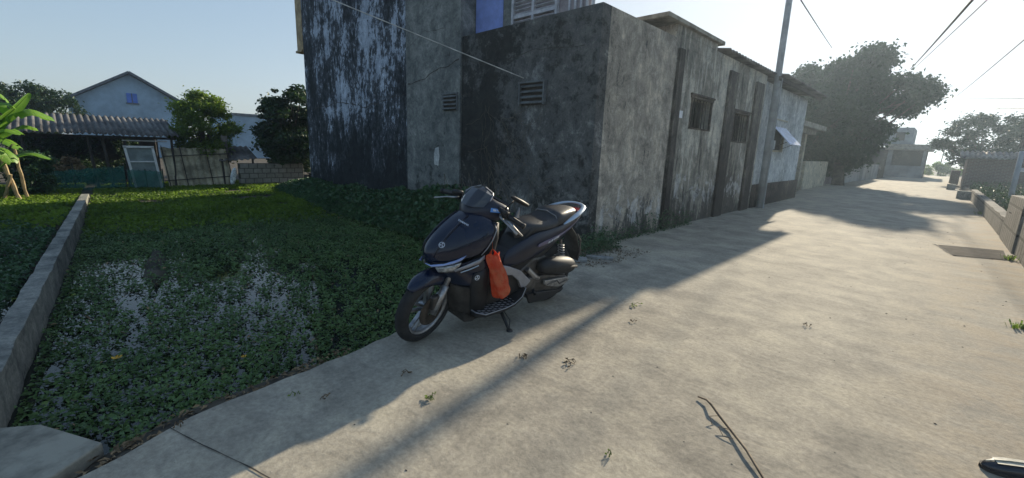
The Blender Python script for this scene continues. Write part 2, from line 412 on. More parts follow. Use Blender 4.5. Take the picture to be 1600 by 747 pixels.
# road slab with an eroded left edge
LE = [(-1.9, -8), (-2.12, -1.2), (-2.2, -.09), (-2.38, .29), (-2.44, .75), (-2.56, 1.46), (-2.78, 2.5), (-3.08, 4.1), (-3.3, 4.96), (-3.42, 5.02), (-3.42, 12), (-3.95, 20), (-4.35, 24), (-4.3, 30), (-3.65, 37), (-3.0, 50), (-1.1, 50.2), (-1.2, 62)]
RE = [(2.5, -8), (1.6, 2), (1.0, 8), (.98, 14), (.92, 24), (.75, 34), (.45, 43), (1.0, 48), (4, 58), (8, 66)]
def dens(poly, step=.12, jit=.02):
    out = []
    for a, b in zip(poly, poly[1:]):
        a = Vector((*a, 0)); b = Vector((*b, 0)); st = step if a.y < 12 and a.y > -2 else 3
        n = max(1, int((b - a).length / st))
        for i in range(n):
            p = a.lerp(b, i / n); j = jit * noise.noise(Vector((p.x * 6, p.y * 6, 1))) * 2 + jit * .8 * noise.noise(Vector((p.x * 25, p.y * 25, 1)))
            out.append((p.x + j, p.y))
    out.append(poly[-1]); return out
Ld = dens(LE); Rd = dens(RE)
bm = bmesh.new()
vv = [bm.verts.new((x, y, 0)) for x, y in Ld + Rd[::-1]]
fc = bm.faces.new(vv); bmesh.ops.triangulate(bm, faces=[fc])
r = bmesh.ops.extrude_face_region(bm, geom=bm.faces[:])
for e in r['geom']:
    if isinstance(e, bmesh.types.BMVert): e.co.z = -.16
bmesh.ops.recalc_face_normals(bm, faces=bm.faces)
me = bpy.data.meshes.new('road'); bm.to_mesh(me); bm.free()
tag(link('road', me, M['road']), kind='structure')

# expansion joints / cracks: thin dark recess lines as mesh sheets
def sheet(name, poly, z, mat):
    mb = MB(); mb.add([(x, y, z) for x, y in poly], [tuple(range(len(poly)))]); return mb.build(name, mat)
def crack(pts, w=.01, z=.004):
    mb = MB(); L = []; Rr = []
    P = [Vector((*p, 0)) for p in pts]; Q = []
    for a, b in zip(P, P[1:]):
        for i in range(14): Q.append(a.lerp(b, i / 14))
    Q.append(P[-1])
    d = (P[-1] - P[0]).normalized(); n = Vector((-d.y, d.x, 0))
    for i, q in enumerate(Q):
        q = q + n * (min(.03, w * 4) * noise.noise(q * 5)); ww = w * (.5 + abs(noise.noise(q * 9)) * 1.6)
        L.append((*(q + n * ww).xy, z)); Rr.append((*(q - n * ww).xy, z))
    mb.grid([L, Rr]); return mb.build('road_joint', M['crack'])
for pts, w in (([(-2.33, .20), (-1.7, .43), (-.9, .72)], .0026), ([(.0, 14.9), (.45, 15.6), (.9, 16.1)], .03),
               ([(.1, 9.95), (.22, 9.5), (.33, 8.94)], .025), ([(.33, 8.94), (.92, 9.23)], .02), ([(.12, 17), (.5, 17.4)], .03)):
    tag(crack(pts, w), kind='structure')
tag(sheet('road_patch', [(.15, 9.89), (.33, 8.97), (.88, 9.22), (.9, 10.2), (.5, 10.05)], .008, M['plate']), kind='structure')
# dark eroded earth shelf under the road edge
mb = MB(); top = []; bot = []
for x, y in [(float(np.interp(y_, [p[1] for p in LE[:10]], [p[0] for p in LE[:10]])), float(y_)) for y_ in np.arange(-1.2, 4.9, .05)]:
    j = .05 * noise.noise(Vector((x * 6, y * 6, 2))) + .02 * noise.noise(Vector((x * 22, y * 22, 2)))
    nr = max(0, min(1, (y + .3) / .25, (1.35 - y) / .5)); top.append((x + .03, y, -.03 + .012 * nr)); bot.append((x - .06 - .10 * nr + j, y, -.12 + .065 * nr + j * .5))
low = [(x - .07, y, -.42) for x, y, z in bot]
mb.grid([top, bot, low]); tag(mb.build('earth_bank', M['soil'], smooth=True), kind='structure')

# water
mb = MB(); mb.add([(-11.8, -1.6, -.3), (-2.2, -1.6, -.3), (-2.2, 5.2, -.3), (-11.8, 5.2, -.3)], [(0, 1, 2, 3)])
tag(mb.build('water', M['water']), kind='structure')

# low cement strip dividing the plots (built of one long cast run)
L0 = [(-15.2 + i * .45, 0) for i in range(29)]
def strip_y(x): return -.36 - .0755 * (x + 4.77)
mb = MB(); rows = []
for i in range(330):
    x = -13.46 + i * .0345; j = .010 * noise.noise(Vector((x * 3, 0, 0))) + .004 * noise.noise(Vector((x * 17, 0, 0))); y = strip_y(x)
    k = .005 * noise.noise(Vector((x * 11, 4, 0))) - .02 * max(0, noise.noise(Vector((x * 4, 9, 0))) - .35)
    rows.append([(x, y - .068 + j, -.42), (x, y - .062 + j, -.03 + k), (x, y + .066 + j, -.03 + k), (x, y + .078 + j, -.42)])
mb.grid(rows); mb.add(rows[0], [(0, 1, 2, 3)])
tag(mb.build('low_wall', M['kerb'], bevel=.004, origin=(-8.5, 0, -.42)), 'long narrow pale cement strip running away along the left side of the weedy pond', 'low wall')

# flat slab bridging the pond edge, bottom left
mb = MB()
mb.prism([(-2.76, -.21), (-2.41, -.02), (-2.28, -.17), (-2.2, -.75), (-2.72, -1.0), (-2.95, -.5)], 'z', -.13, 0)
tag(mb.build('concrete_slab', M['slab'], bevel=.008, origin=(-2.5, -.4, -.13)), 'loose flat concrete slab at the pond edge in the bottom left corner', 'slab')
mb = MB()
for i in range(7):
    x = -2.36 + random.uniform(-.04, .05); y = .0 + i * .028; s = random.uniform(.012, .03)
    mb.lathe([(0, -s * .5), (s, -s * .3), (s * .9, s * .3), (0, s * .45)], (x, y, -.09 + s * .2), (random.uniform(-.3, .3), .1, 1), 7)
tag(mb.build('rubble', M['stone'], origin=(-2.4, .05, -.1)), 'crumbs of broken mortar beside the slab at the pond edge', 'rubble', kind='stuff')

# pond vegetation ---------------------------------------------------
N = 230000
x = -2.3 - (np.random.rand(N) ** 1.15) * 10.2; y = -1.2 + np.random.rand(N) * 6.3
edge = np.interp(y, [p[1] for p in LE[:10]], [p[0] for p in LE[:10]])
d = vnoise(x, y, 1.3, 3.1, 3) * .22 + vnoise(x, y, 13., 9.2, 2) * .78
openw = sum(k_ * np.exp(-(((x - cx) / rx) ** 2 + ((y - cy) / ry) ** 2)) for cx, cy, rx, ry, k_ in ((-4.1, 1.15, 1.0, .36, .15), (-6.0, 1.5, 1.3, .32, .12), (-6.6, .4, 1.5, .36, .14), (-4.9, .5, .8, .4, .08)))
openw -= .16 * (x < -8.2) + .10 * (y > 2.7)
keep = (d > .33 + openw * 1.15 + .06 * (x > -8)) & (x < edge - np.interp(y, [-.3, 0, .9, 1.4], [.06, .20, .18, .05])) & (x < edge - .06) & (y > (-.36 - .0755 * (x + 4.77)) + .10)
keep &= ~((x > -3.0) & (y < .0) & (y > -1.05))
keep &= (np.random.rand(N) < np.clip(1.3 - (-x - 2) * .03, .5, 1))
x, y, d = x[keep], y[keep], d[keep]
gz = np.where((y > 4.0) & (x > -9), -.3 + .25 * np.clip((y - 4) / .9, 0, 1), -.3) + np.where(x < -9, .04 * np.clip((-x - 9) / 2, 0, 2), 0)
z = gz + .005 + np.random.rand(len(x)) ** 2 * .09 * np.clip((d - .36) * 5, .15, 1)
o = leaves('pond_weed', np.stack([x, y, z], 1), .031, M['leaf_pond'], up=.35, aspect=.55, var=.55)
tag(o, 'dense low green water weed covering the pond', 'water weed', kind='stuff')
# dead leaves and broken stems caught in the weed and on the bare margin
n_ = 900; xl = -2.5 - np.random.rand(n_) * 8.5; yl = -.2 + np.random.rand(n_) * 4.6
el = np.interp(yl, [p[1] for p in LE[:10]], [p[0] for p in LE[:10]]); xl = np.minimum(xl, el - .06); zl = -.24 + np.random.rand(n_) * .05
yb = np.random.rand(260) * 1.3 - .1; xb = np.interp(yb, [p[1] for p in LE[:10]], [p[0] for p in LE[:10]]) - .02 - np.random.rand(260) * .13
tag(leaves('dead_leaves', np.concatenate([np.stack([xl, yl, zl], 1), np.stack([xb, yb, np.full(260, -.035)], 1)]), .034, plain('tan_dead_leaf', (.22, .15, .08), .85, 0, .5, 9), up=.5, aspect=.4, var=.6), 'brown dead leaves caught in the pond weed and along its muddy margin', 'dead leaves', kind='stuff')
# far grass bank
N = 72000
x = -8.8 - np.random.rand(N) * 7.8; y = -3.2 + np.random.rand(N) * 8.0
k = (np.random.rand(N) < np.clip((-x - 8.8 + 1.2 * (vnoise(x, y, 1.2, 6.6, 3) - .5)) / 2.2, 0, 1)) & (vnoise(x, y, 1.7, 2.9, 3) > .3) & (np.abs(y - (-.36 - .0755 * (x + 4.77))) > .11); x, y = x[k], y[k]
z = -.27 + .14 * np.clip((-x - 9.2) / 4, 0, 1) + np.random.rand(len(x)) * .07
z = np.where(y < (-.36 - .0755 * (x + 4.77)), np.maximum(z, -.1 + np.random.rand(len(x)) * .06), z)
tag(leaves('grass', np.stack([x, y, z], 1), .075, M['leaf_grass'], up=.05, aspect=.4, var=.5), 'short bright green grass at the far end of the pond', 'grass', kind='stuff')
# weedy plot left of the strip
N = 26000
x = -3.0 - np.random.rand(N) * 7.5; y = strip_y(x) - .12 - np.random.rand(N) ** 1.3 * 3.2
dd = vnoise(x, y, 1.6, 5.5, 3); k = dd > .36; x, y, dd = x[k], y[k], dd[k]
tag(leaves('ground_cover', np.stack([x, y, -.12 + np.random.rand(len(x)) * .14 * dd * 1.5], 1), .05, M['leaf_vine'], up=.2, aspect=.45, var=.5), 'dark scrubby weeds on the plot left of the cement strip', 'ground cover', kind='stuff')
# creepers banked against the foot of the house wall
N = 42000
x = -13.8 + np.random.rand(N) * 9.2; q = np.random.rand(N)
hh = np.interp(x, [-13.8, -12.5, -11, -9, -7.6, -6.4, -5.4, -4.8, -4.4], [.25, .38, .32, .40, .48, .62, .58, .36, .18]) * (.7 + .6 * vnoise(x, x * 0, 1.4, 2.2, 3))
y = 5.0 - (q ** .8) * .95; z = -.2 + hh * (1 - q ** 1.5) * (.35 + .65 * np.random.rand(N)) * 1.25
k = ~((x > -3.9) & (y < 4.6)); k &= ~((x > np.interp(y, [p[1] for p in LE[:10]], [p[0] for p in LE[:10]]) - .1))
tag(leaves('creeper', np.stack([x[k], y[k], z[k]], 1), .085, M['leaf_vine'], up=.1, aspect=.75, var=.5, droop=.5), 'leafy creeper banked against the foot of the mouldy wall', 'creeper', kind='stuff')
# mud lump and lying board in the pond
mb = MB(); rows = []
for i in range(9):
    t = i / 8; x0 = -7.6 + t * 1.75; wd = .15 * math.sin(math.pi * min(1, max(.08, t))) ** .5
    rows.append([(x0, .78 - t * .22 + wd * c + .03 * noise.noise(Vector((x0 * 4, c, 0))), -.33 + .09 * math.sqrt(max(0, 1 - c * c)) * (1 + .5 * noise.noise(Vector((x0 * 5, c * 2, 3))))) for c in (-1, -.6, -.2, .2, .6, 1)])
mb.grid(rows); tag(mb.build('mud_bank', M['soil'], smooth=True), kind='structure')

# ================================================================== MAIN HOUSE (mouldy, two storeys)
H0 = empty('house', (-8, 5, -.2), 'old two storey house with dark mouldy flaking plaster beside the pond', 'house')
mb = MB(); mb.box(-12.95, -7.84, 5.0, 8.3, -.3, 6.9); part(H0, mb, 'wall', M['wall_left'])
mb = MB(); mb.box(-7.836, -6.16, 4.965, 8.2, -.3, 6.88); wl = part(H0, mb, 'wall', M['pilaster']); wl['label'] = 'plain grey rendered bay'
mb = MB(); mb.box(-13.35, -12.955, 4.99, 6.0, 3.72, 6.8); mb.box(-13.4, -12.952, 4.96, 6.05, 3.66, 3.716); part(H0, mb, 'roof_edge', M['bamboo'])
mb = MB(); mb.box(-6.156, -3.86, 5.30, 5.42, 3.0, 5.4); o = part(H0, mb, 'wall', M['pink']); o['label'] = 'upper wall of pinkish boards set back behind the parapet'
mb = MB(); mb.box(-6.12, -5.46, 5.262, 5.296, 3.05, 5.0); part(H0, mb, 'door', M['blue'])
mb = MB(); mb.box(-5.46, -5.24, 5.27, 5.298, 3.05, 5.1); part(H0, mb, 'door_post', M['pilaster'])
fr = MB()
for xx in (-5.225, -4.80, -4.35): fr.box(xx - .022, xx + .022, 5.235, 5.29, 3.05, 4.6)
fr.box(-5.2, -4.37, 5.24, 5.285, 3.28, 3.33)
sh = part(H0, fr, 'shutter', M['louvre'])
sl = MB()
for a, b in ((-5.2, -4.825), (-4.775, -4.375)):
    for i in range(26):
        z = 3.12 + i * .055; sl.beam((a, 5.262, z), (b, 5.262, z), .03, .008, (0, .6, 1))
subpart(sh, H0, sl, 'slats', M['louvre'])
mb = MB()
for i in range(5): mb.box(-4.15 + i * .1, -4.12 + i * .1, 5.27, 5.30, 3.05, 5.3)
part(H0, mb, 'railing', M['louvre'])
# lower front block with the corner
mb = MB(); mb.prism([(-6.156, -.3), (-3.385, -.3), (-3.385, 3.14), (-6.156, 3.11)], 'y', 5.003, 5.2); o = part(H0, mb, 'wall', M['wall_front']); o['label'] = 'dark grey rendered front of the low annex'
mb = MB(); mb.prism([(5.203, -.3), (7.18, -.3), (7.18, 3.13), (5.203, 3.14)], 'x', -3.58, -3.385)
mb.box(-3.385, -3.36, 5.0, 5.02, -.3, .0)
o = part(H0, mb, 'wall', M['wall_side']); o['label'] = 'rendered side wall of the annex along the lane, lightened with painted flare'
mb = MB(); mb.box(-6.1, -3.6, 5.21, 7.1, 2.5, 2.58); part(H0, mb, 'terrace', M['slab'])
# louvred vents
def vent(xa, xb, za, zb, n=4):
    f = MB(); f.box(xa - .03, xb + .03, 4.93, 4.965 if xb < -6.2 else 5.002, zb, zb + .025); f.box(xa - .025, xa, 4.94, 5.0, za, zb); f.box(xb, xb + .025, 4.94, 5.0, za, zb)
    y0 = 4.955 if xb < -6.2 else 4.99
    fo = part(H0, f, 'vent', M['vent'])
    bk = MB(); bk.box(xa, xb, y0 - .001, y0 + .006, za, zb); subpart(fo, H0, bk, 'recess', M['frame_dark'])
    s2 = MB()
    for i in range(n):
        z = za + (zb - za) * (i + .5) / n; s2.beam((xa, y0 - .022, z), (xb, y0 - .022, z), .055, .012, (0, -.75, 1))
    subpart(fo, H0, s2, 'slats', M['vent'])
vent(-6.60, -6.24, 1.92, 2.19); vent(-4.72, -4.27, 1.94, 2.25)
# patched bit on the bay, white residue
mb = MB(); mb.add([(-6.9, 4.961, .95), (-6.78, 4.959, .93), (-6.74, 4.957, 1.1), (-6.77, 4.96, 1.28), (-6.88, 4.962, 1.25), (-6.92, 4.961, 1.12)], [(0, 1, 2, 3, 4, 5)]); part(H0, mb, 'plaster_patch', M['white'], solid=.006)
def wcrack(pts, w=.006, y=4.998):
    mb = MB(); P = [Vector((p[0], y, p[1])) for p in pts]; Q = []
    for a, b in zip(P, P[1:]):
        for i in range(16): Q.append(a.lerp(b, i / 16))
    Q.append(P[-1]); L = []; R_ = []
    for q in Q:
        q = q + Vector((.05 * noise.noise(q * 4), 0, .06 * noise.noise(q * 4 + Vector((9, 0, 0))))); ww = w * (.3 + abs(noise.noise(q * 8)) * 2)
        L.append(q + Vector((ww * .5, 0, ww))); R_.append(q - Vector((ww * .5, 0, ww)))
    mb.grid([L, R_]); part(H0, mb, 'crack', M['crack'])
wcrack([(-7.8, 2.46), (-7.2, 2.52), (-6.7, 2.66), (-6.2, 2.74)], .012, 4.961)
wcrack([(-7.8, 3.1), (-7.2, 3.35), (-6.6, 3.3)], .005, 4.961)
wcrack([(-3.9, 1.9), (-3.95, 1.4), (-3.85, .9), (-4.05, .4)], .005)
wcrack([(-6.1, 1.4), (-5.6, 1.1), (-5.4, .6)], .005)
wcrack([(-5.9, 2.7), (-5.1, 2.6), (-4.5, 2.72), (-3.6, 2.66)], .006)
wcrack([(-12.5, 2.1), (-11, 2.25), (-9.6, 2.1), (-7.9, 2.3)], .012, 4.996)
wcrack([(-9.2, 2.1), (-9.0, 3.2), (-9.15, 4.4)], .008, 4.996)
# dead tendrils on the front wall
mb = MB()
for i in range(70):
    x0 = random.uniform(-5.6, -4.3); z0 = random.uniform(.5, 2.1); p = Vector((x0, 4.985, z0)); pts = [p.copy()]; a = random.uniform(-2.2, -.9)
    for k in range(7):
        a += random.uniform(-.6, .6); p = p + Vector((math.cos(a), 0, math.sin(a))) * .075; p.y = 4.985 + random.uniform(-.02, .006); pts.append(p.copy())
    mb.tube(pts, .0028, 4, False)
tag(mb.build('dead_vine', M['straw'], origin=(-5, 4.98, 0)), 'tangle of dead brown tendrils clinging to the front wall under the right vent', 'vine')
# thin branch loops near handlebar
mb = MB()
for i in range(7):
    x0 = -6.2 + .22 * i; h = random.uniform(.7, 1.15); b = random.uniform(.15, .4)
    mb.tube([(x0, 4.7, -.1), (x0 + .05, 4.65, h * .6), (x0 + b * .5, 4.6, h), (x0 + b, 4.6, h * .8), (x0 + b * 1.2, 4.62, h * .45)], .005, 4, False)
tag(mb.build('dry_brambles', M['straw'], origin=(-5.5, 4.7, -.1)), 'thin bare arching stems rising out of the creeper behind the scooter', 'brambles')

# ================================================================== SECOND BUILDING along the lane
H1 = empty('workshop', (-4.5, 10, 0), 'long low lane building with two barred openings and streaked render, under a corrugated roof', 'building')
ops = [(8.02, 9.02, 1.76, 2.30), (10.28, 11.3, 1.60, 2.22)]
mb = MB(); X0, X1 = -3.62, -3.415
mb.box(X0, X1, 7.185, 8.02, -.3, 3.05); mb.box(X0, X1, 8.02, 9.02, -.3, 1.76); mb.box(X0, X1, 8.02, 9.02, 2.30, 3.05)
mb.box(X0, X1, 9.02, 10.28, -.3, 3.05); mb.box(X0, X1, 10.28, 11.3, -.3, 1.60); mb.box(X0, X1, 10.28, 11.3, 2.22, 3.05); mb.box(X0, X1, 11.3, 12.3, -.3, 3.05)
bm = bmesh.new(); me = bpy.data.meshes.new('t')
part(H1, mb, 'wall', M['wall_side2'])
for i, (a, b) in enumerate(((7.28, 7.48), (9.7, 10.16), (11.45, 12.0))):
    mb = MB(); mb.box(-3.414, -3.36, a, b, -.3, 3.0); part(H1, mb, 'pilaster', M['stained'], bevel=.006)
for (a, b, c, d) in ops:
    f = MB(); f.box(-3.43, -3.395, a - .03, b + .03, d, d + .04); f.box(-3.42, -3.38, a - .05, b + .05, d + .045, d + .08); f.box(-3.44, -3.40, a, a + .035, c, d); f.box(-3.44, -3.40, b - .035, b, c, d); f.box(-3.44, -3.40, a, b, c, c + .03)
    fo = part(H1, f, 'window', M['darkbase'])
    q = MB()
    for i in range(6): q.box(-3.47, -3.455, a + (b - a) * (i + .7) / 7, a + (b - a) * (i + .7) / 7 + .014, c, d)
    subpart(fo, H1, q, 'bars', M['frame_dark'])
    q = MB(); q.box(-3.66, -3.63, a - .05, b + .05, c - .05, d + .05); subpart(fo, H1, q, 'recess', M['dark'])
mb = MB(); mb.box(-8, -3.63, 7.25, 12.2, -.3, 3.0); o = part(H1, mb, 'rear_wall', M['wall_front'])
# corrugated roof
def corrugate(xa, xb, ya, yb, za, zb, pitch=.18, amp=.028, along='x', n=None):
    """sheet whose ribs run along x (down the slope), from (xa,za) to (xb,zb), corrugated across y"""
    mb = MB(); rows = []; k = int((yb - ya) / pitch * 6)
    for t in (0, .5, 1):
        xx = xa + (xb - xa) * t; zz = za + (zb - za) * t
        if along == 'x': rows.append([(xx, ya + (yb - ya) * i / k, zz + amp * math.sin(2 * math.pi * i / 6) + .006 * noise.noise(Vector((i * .2, t, 0)))) for i in range(k + 1)])
    mb.grid(rows); return mb
mb = corrugate(-8.3, -3.28, 9.2, 12.6, 3.95, 3.30); part(H1, mb, 'roof', M['asb_dark'], solid=.012, smooth=True)
mb = MB(); mb.box(-3.62, -3.42, 7.185, 12.3, 3.055, 3.24); part(H1, mb, 'wall_plate', M['wall_side2'])
mb = MB(); mb.box(-5.0, -3.36, 6.75, 9.15, 3.36, 3.43); part(H1, mb, 'canopy_slab', M['slab'], bevel=.01)
mb = MB(); mb.box(-5.1, -3.42, 7.21, 8.95, 3.245, 3.355); part(H1, mb, 'loft_wall', M['wall_side2'])
mb = MB(); mb.box(-3.40, -3.385, 7.50, 7.66, 1.92, 2.04); tag(mb.build('paper_notice', M['white_paint'], origin=(-3.4, 7.6, 1.98)), 'small white paper stuck high on the lane wall', 'notice')

# ================================================================== WHITE HOUSE
H2 = empty('house', (-4.5, 14.5, 0), 'white washed lane house with dark damp base and propped open window', 'house')
a, b, c, d = 13.5, 14.75, 1.45, 2.12
mb = MB(); X0, X1 = -3.7, -3.43
for (p, q, r_, s2) in ((12.32, a, .6, 3.12), (a, b, .6, c), (a, b, d, 3.12), (b, 16.9, .6, 3.12)): mb.box(X0, X1, p, q, r_, s2)
part(H2, mb, 'wall', M['white'])
mb = MB(); mb.box(-3.7, -3.40, 12.32, 17.2, -.3, .598); part(H2, mb, 'base', M['darkbase'], bevel=.01)
mb = MB(); mb.box(-8.2, -3.702, 12.35, 16.9, -.3, 3.1); part(H2, mb, 'rear_wall', M['white'])
mb = corrugate(-8.4, -3.05, 12.62, 17.6, 4.0, 3.28); part(H2, mb, 'roof', M['asb_dark'], solid=.012, smooth=True)
mb = MB(); mb.beam((-3.2, 12.5, 3.20), (-3.2, 17.5, 3.20), .05, .09); part(H2, mb, 'fascia', M['frame_dark'])
f = MB(); f.box(-3.46, -3.42, a, a + .06, c, d); f.box(-3.46, -3.42, b - .06, b, c, d); f.box(-3.46, -3.42, a, b, c, c + .05); f.box(-3.46, -3.42, a, b, d - .05, d); f.box(-3.425, -3.40, a - .04, b + .04, d + .18, d + .21)
fo = part(H2, f, 'window', M['cream'])
q = MB(); q.box(-3.52, -3.50, a, b, c, d); subpart(fo, H2, q, 'recess', M['dark'])
q = MB(); q.beam((-3.42, a + .625, d), (-2.98, a + .625, c + .20), 1.22, .02, (0, 0, 1)); subpart(fo, H2, q, 'awning_sash', plain('pale_blue_sash', (.55, .62, .80), .4))
for yy in (a + .1, b - .1): q = MB(); q.tube([(-3.42, yy, c + .1), (-3.05, yy, c + .28)], .008, 5); subpart(fo, H2, q, 'prop', M['frame_dark'])
# gate house / porch past it
H3 = empty('gateway', (-4.6, 21, 0), 'cream gateway with pillars and brown door in the shade of the lane tree', 'gateway')
mb = MB(); mb.box(-4.25, -3.85, 18.2, 18.6, -.2, 2.25); part(H3, mb, 'pillar', M['cream'], bevel=.01)
mb = MB(); mb.box(-4.45, -4.2, 21.3, 21.6, -.2, 2.4); part(H3, mb, 'pillar', M['cream'], bevel=.01)
mb = MB(); mb.box(-4.4, -4.34, 18.65, 21.28, 0.02, 2.2); dr = part(H3, mb, 'door', M['door_brown'], bevel=.005)
q = MB()
for i in range(4): q.box(-4.336, -4.31, 18.72 + i * .64, 19.25 + i * .64, .2, 2.05)
subpart(dr, H3, q, 'panel', M['door_brown'])
mb = MB(); mb.box(-4.9, -3.7, 17.7, 22.3, 2.42, 2.6); mb.box(-4.5, -3.95, 18.1, 21.8, 2.26, 2.415); part(H3, mb, 'canopy', M['slab'], bevel=.01)
mb = MB(); mb.box(-8, -4.6, 17.3, 22, -.2, 3.6); part(H3, mb, 'wall', M['wall_side'])
mb = MB(); mb.box(-4.35, -4.1, 21.65, 26.6, -.2, 1.18); tag(mb.build('boundary_wall', M['cream'], bevel=.01, origin=(-4.2, 24, -.2)), 'low cream boundary wall under the lane tree', 'wall')
mb = MB(); mb.box(-4.05, -3.85, 31, 36.8, -.2, 1.0); mb.box(-3.88, -3.7, 36.8, 46, -.2, 1.0)
tag(mb.build('boundary_wall', plain('pale_grey_wall', (.34, .34, .32), .9, 0, .25, .8), bevel=.01, origin=(-4, 36, -.2)), 'pale boundary wall beyond the lane tree, before the far house', 'wall')
H4 = empty('house', (-6, 38, 0), 'grey lane house half hidden behind the lane tree', 'house')
mb = MB(); mb.box(-9.5, -4.4, 30, 46, -.2, 3.0); part(H4, mb, 'wall', M['pink'])
mb = MB(); mb.prism([(-9.9, 3.0), (-4.1, 3.0), (-7, 4.4)], 'y', 29.7, 46.3); part(H4, mb, 'roof', M['asb_dark'])
# far end house
H5 = empty('house', (-3.2, 50, 0), 'far pale house with a wide dark opening facing down the lane', 'house')
mb = MB(); mb.box(-3.6, -1.15, 50, 50.2, -.1, .98); mb.box(-3.6, -3.28, 50, 50.2, .98, 2.25); mb.box(-1.35, -1.15, 50, 50.2, .98, 2.25); part(H5, mb, 'wall', M['farwall'])
mb = MB(); mb.box(-6.5, -1.2, 51.0, 57, -.1, 2.5); part(H5, mb, 'rear_wall', M['wall_front'])
mb = MB(); mb.box(-3.9, -.85, 49.6, 57, 2.28, 2.5); mb.box(-3.7, -1.0, 49.8, 57, 2.5, 2.75); part(H5, mb, 'roof_slab', M['slab'], bevel=.02)
mb = MB(); mb.box(-7, -2.3, 51.5, 57, 2.75, 4.2); part(H5, mb, 'upper_wall', M['farwall'])
mb = MB(); mb.box(-3.4, -2.8, 51.45, 51.49, 3.1, 3.8); part(H5, mb, 'window', M['dark'])

# ================================================================== RIGHT SIDE
mb = MB(); rows = []
for i in range(40):
    y = 11.95 + i * .32; j = .02 * noise.noise(Vector((0, y * 2, 0))); zt = .36 + .03 * noise.noise(Vector((1, y * 3, 0)))
    xx = .98 - .004 * (y - 12)
    rows.append([(xx + j, y, -.1), (xx + j, y, zt), (xx + .16 + j, y, zt + .01), (xx + .17 + j, y, -.1)])
mb.grid(rows); mb.add(rows[-1], [(0, 1, 2, 3)]); mb.add(rows[0], [(0, 1, 2, 3)])
tag(mb.build('retaining_wall', M['blockY'], bevel=.01, origin=(1, 18, -.1)), 'low mossy retaining wall along the right verge of the lane', 'wall')
mb = MB(); mb.prism([(10.0, -.1), (12.0, -.1), (11.93, .80), (10.03, .84)], 'x', .965, 1.30)
tag(mb.build('block_pier', M['blockY'], bevel=.012, origin=(1.1, 11, -.1)), 'taller weathered stone block pier at the end of the low verge wall', 'pier')
mb = MB(); mb.prism([(6.6, -.1), (9.96, -.1), (9.93, .56), (6.7, .53)], 'x', .99, 1.28)
tag(mb.build('retaining_wall', M['blockY'], bevel=.012, origin=(1.1, 8.5, -.1)), 'stone block wall in front of the pier at the right frame edge', 'wall')
mb = MB(); mb.box(.55, 1.0, 23.9, 24.2, -.1, .30); mb.box(.3, .62, 31.5, 32, -.1, .28)
tag(mb.build('kerb', M['kerb'], bevel=.01, origin=(.8, 26, -.1)), 'broken kerb where the verge wall steps in', 'kerb')
mb = MB(); mb.box(.45, .9, 42, 43.2, -.1, .85); tag(mb.build('gate_pier', M['brick'], bevel=.01, origin=(.6, 42.5, -.1)), 'short dark brick pier beside the far bend of the lane', 'pier')
# shed
H6 = empty('shed', (3, 37, 0), 'dark brick shed with a corrugated sheet roof on the right of the lane', 'shed')
mb = MB(); mb.box(.95, 6.5, 36, 40, -.1, 1.62); part(H6, mb, 'wall', M['brick'])
mb = MB(); rows = []; k = 260
for t in (0, 1): rows.append([(.6 + 6.4 * i / k, 35.5 + 2.7 * t, 1.62 + .42 * t + .045 * math.sin(i * 2 * math.pi / 9)) for i in range(k + 1)])
mb.grid(rows); part(H6, mb, 'roof', M['asb_dark'], solid=.02, smooth=True)
mb = MB(); mb.box(3.0, 3.9, 35.96, 35.995, 1.0, 1.22); part(H6, mb, 'window', M['louvre'])
def post(x0, y0, h, r_, label, lean=(0, 0), mat='pole', cat='post', group=None):
    mb = MB(); mb.tube([(x0, y0, -.2), (x0 + lean[0] * .5, y0 + lean[1] * .5, h * .5), (x0 + lean[0], y0 + lean[1], h)], [r_, r_ * .95, r_ * .85], 10)
    return tag(mb.build('post', M[mat], smooth=True, origin=(x0, y0, -.2)), label, cat, group)
post(1.62, 20, 1.75, .07, 'leaning grey post in front of the brick shed', (-.02, 0))
# scrub behind the low wall
N = 9000; x = 1.2 + np.random.rand(N) ** 1.3 * 4; y = 12 + np.random.rand(N) * 22; z = .02 + np.random.rand(N) ** 1.5 * .5 * vnoise(x, y, .7, 4.4, 3) * 1.6
tag(leaves('undergrowth', np.stack([x, y, z], 1), .11, M['leaf_dark'], up=.1), 'dry dark undergrowth behind the low verge wall', 'undergrowth', kind='stuff')
mb = MB()
for i in range(140):
    x0 = random.uniform(1.15, 3); y0 = random.uniform(11, 26); a = random.uniform(-1, 1); L_ = random.uniform(.2, .7)
    mb.tube([(x0, y0, .02), (x0 + a * .2, y0 + random.uniform(-.2, .2), L_ * .6), (x0 + a * .5, y0, L_)], .006, 4, False)
tag(mb.build('dry_stalks', M['straw'], origin=(2, 18, .02)), 'dead stalks standing among the undergrowth behind the verge wall', 'stalks', kind='stuff')

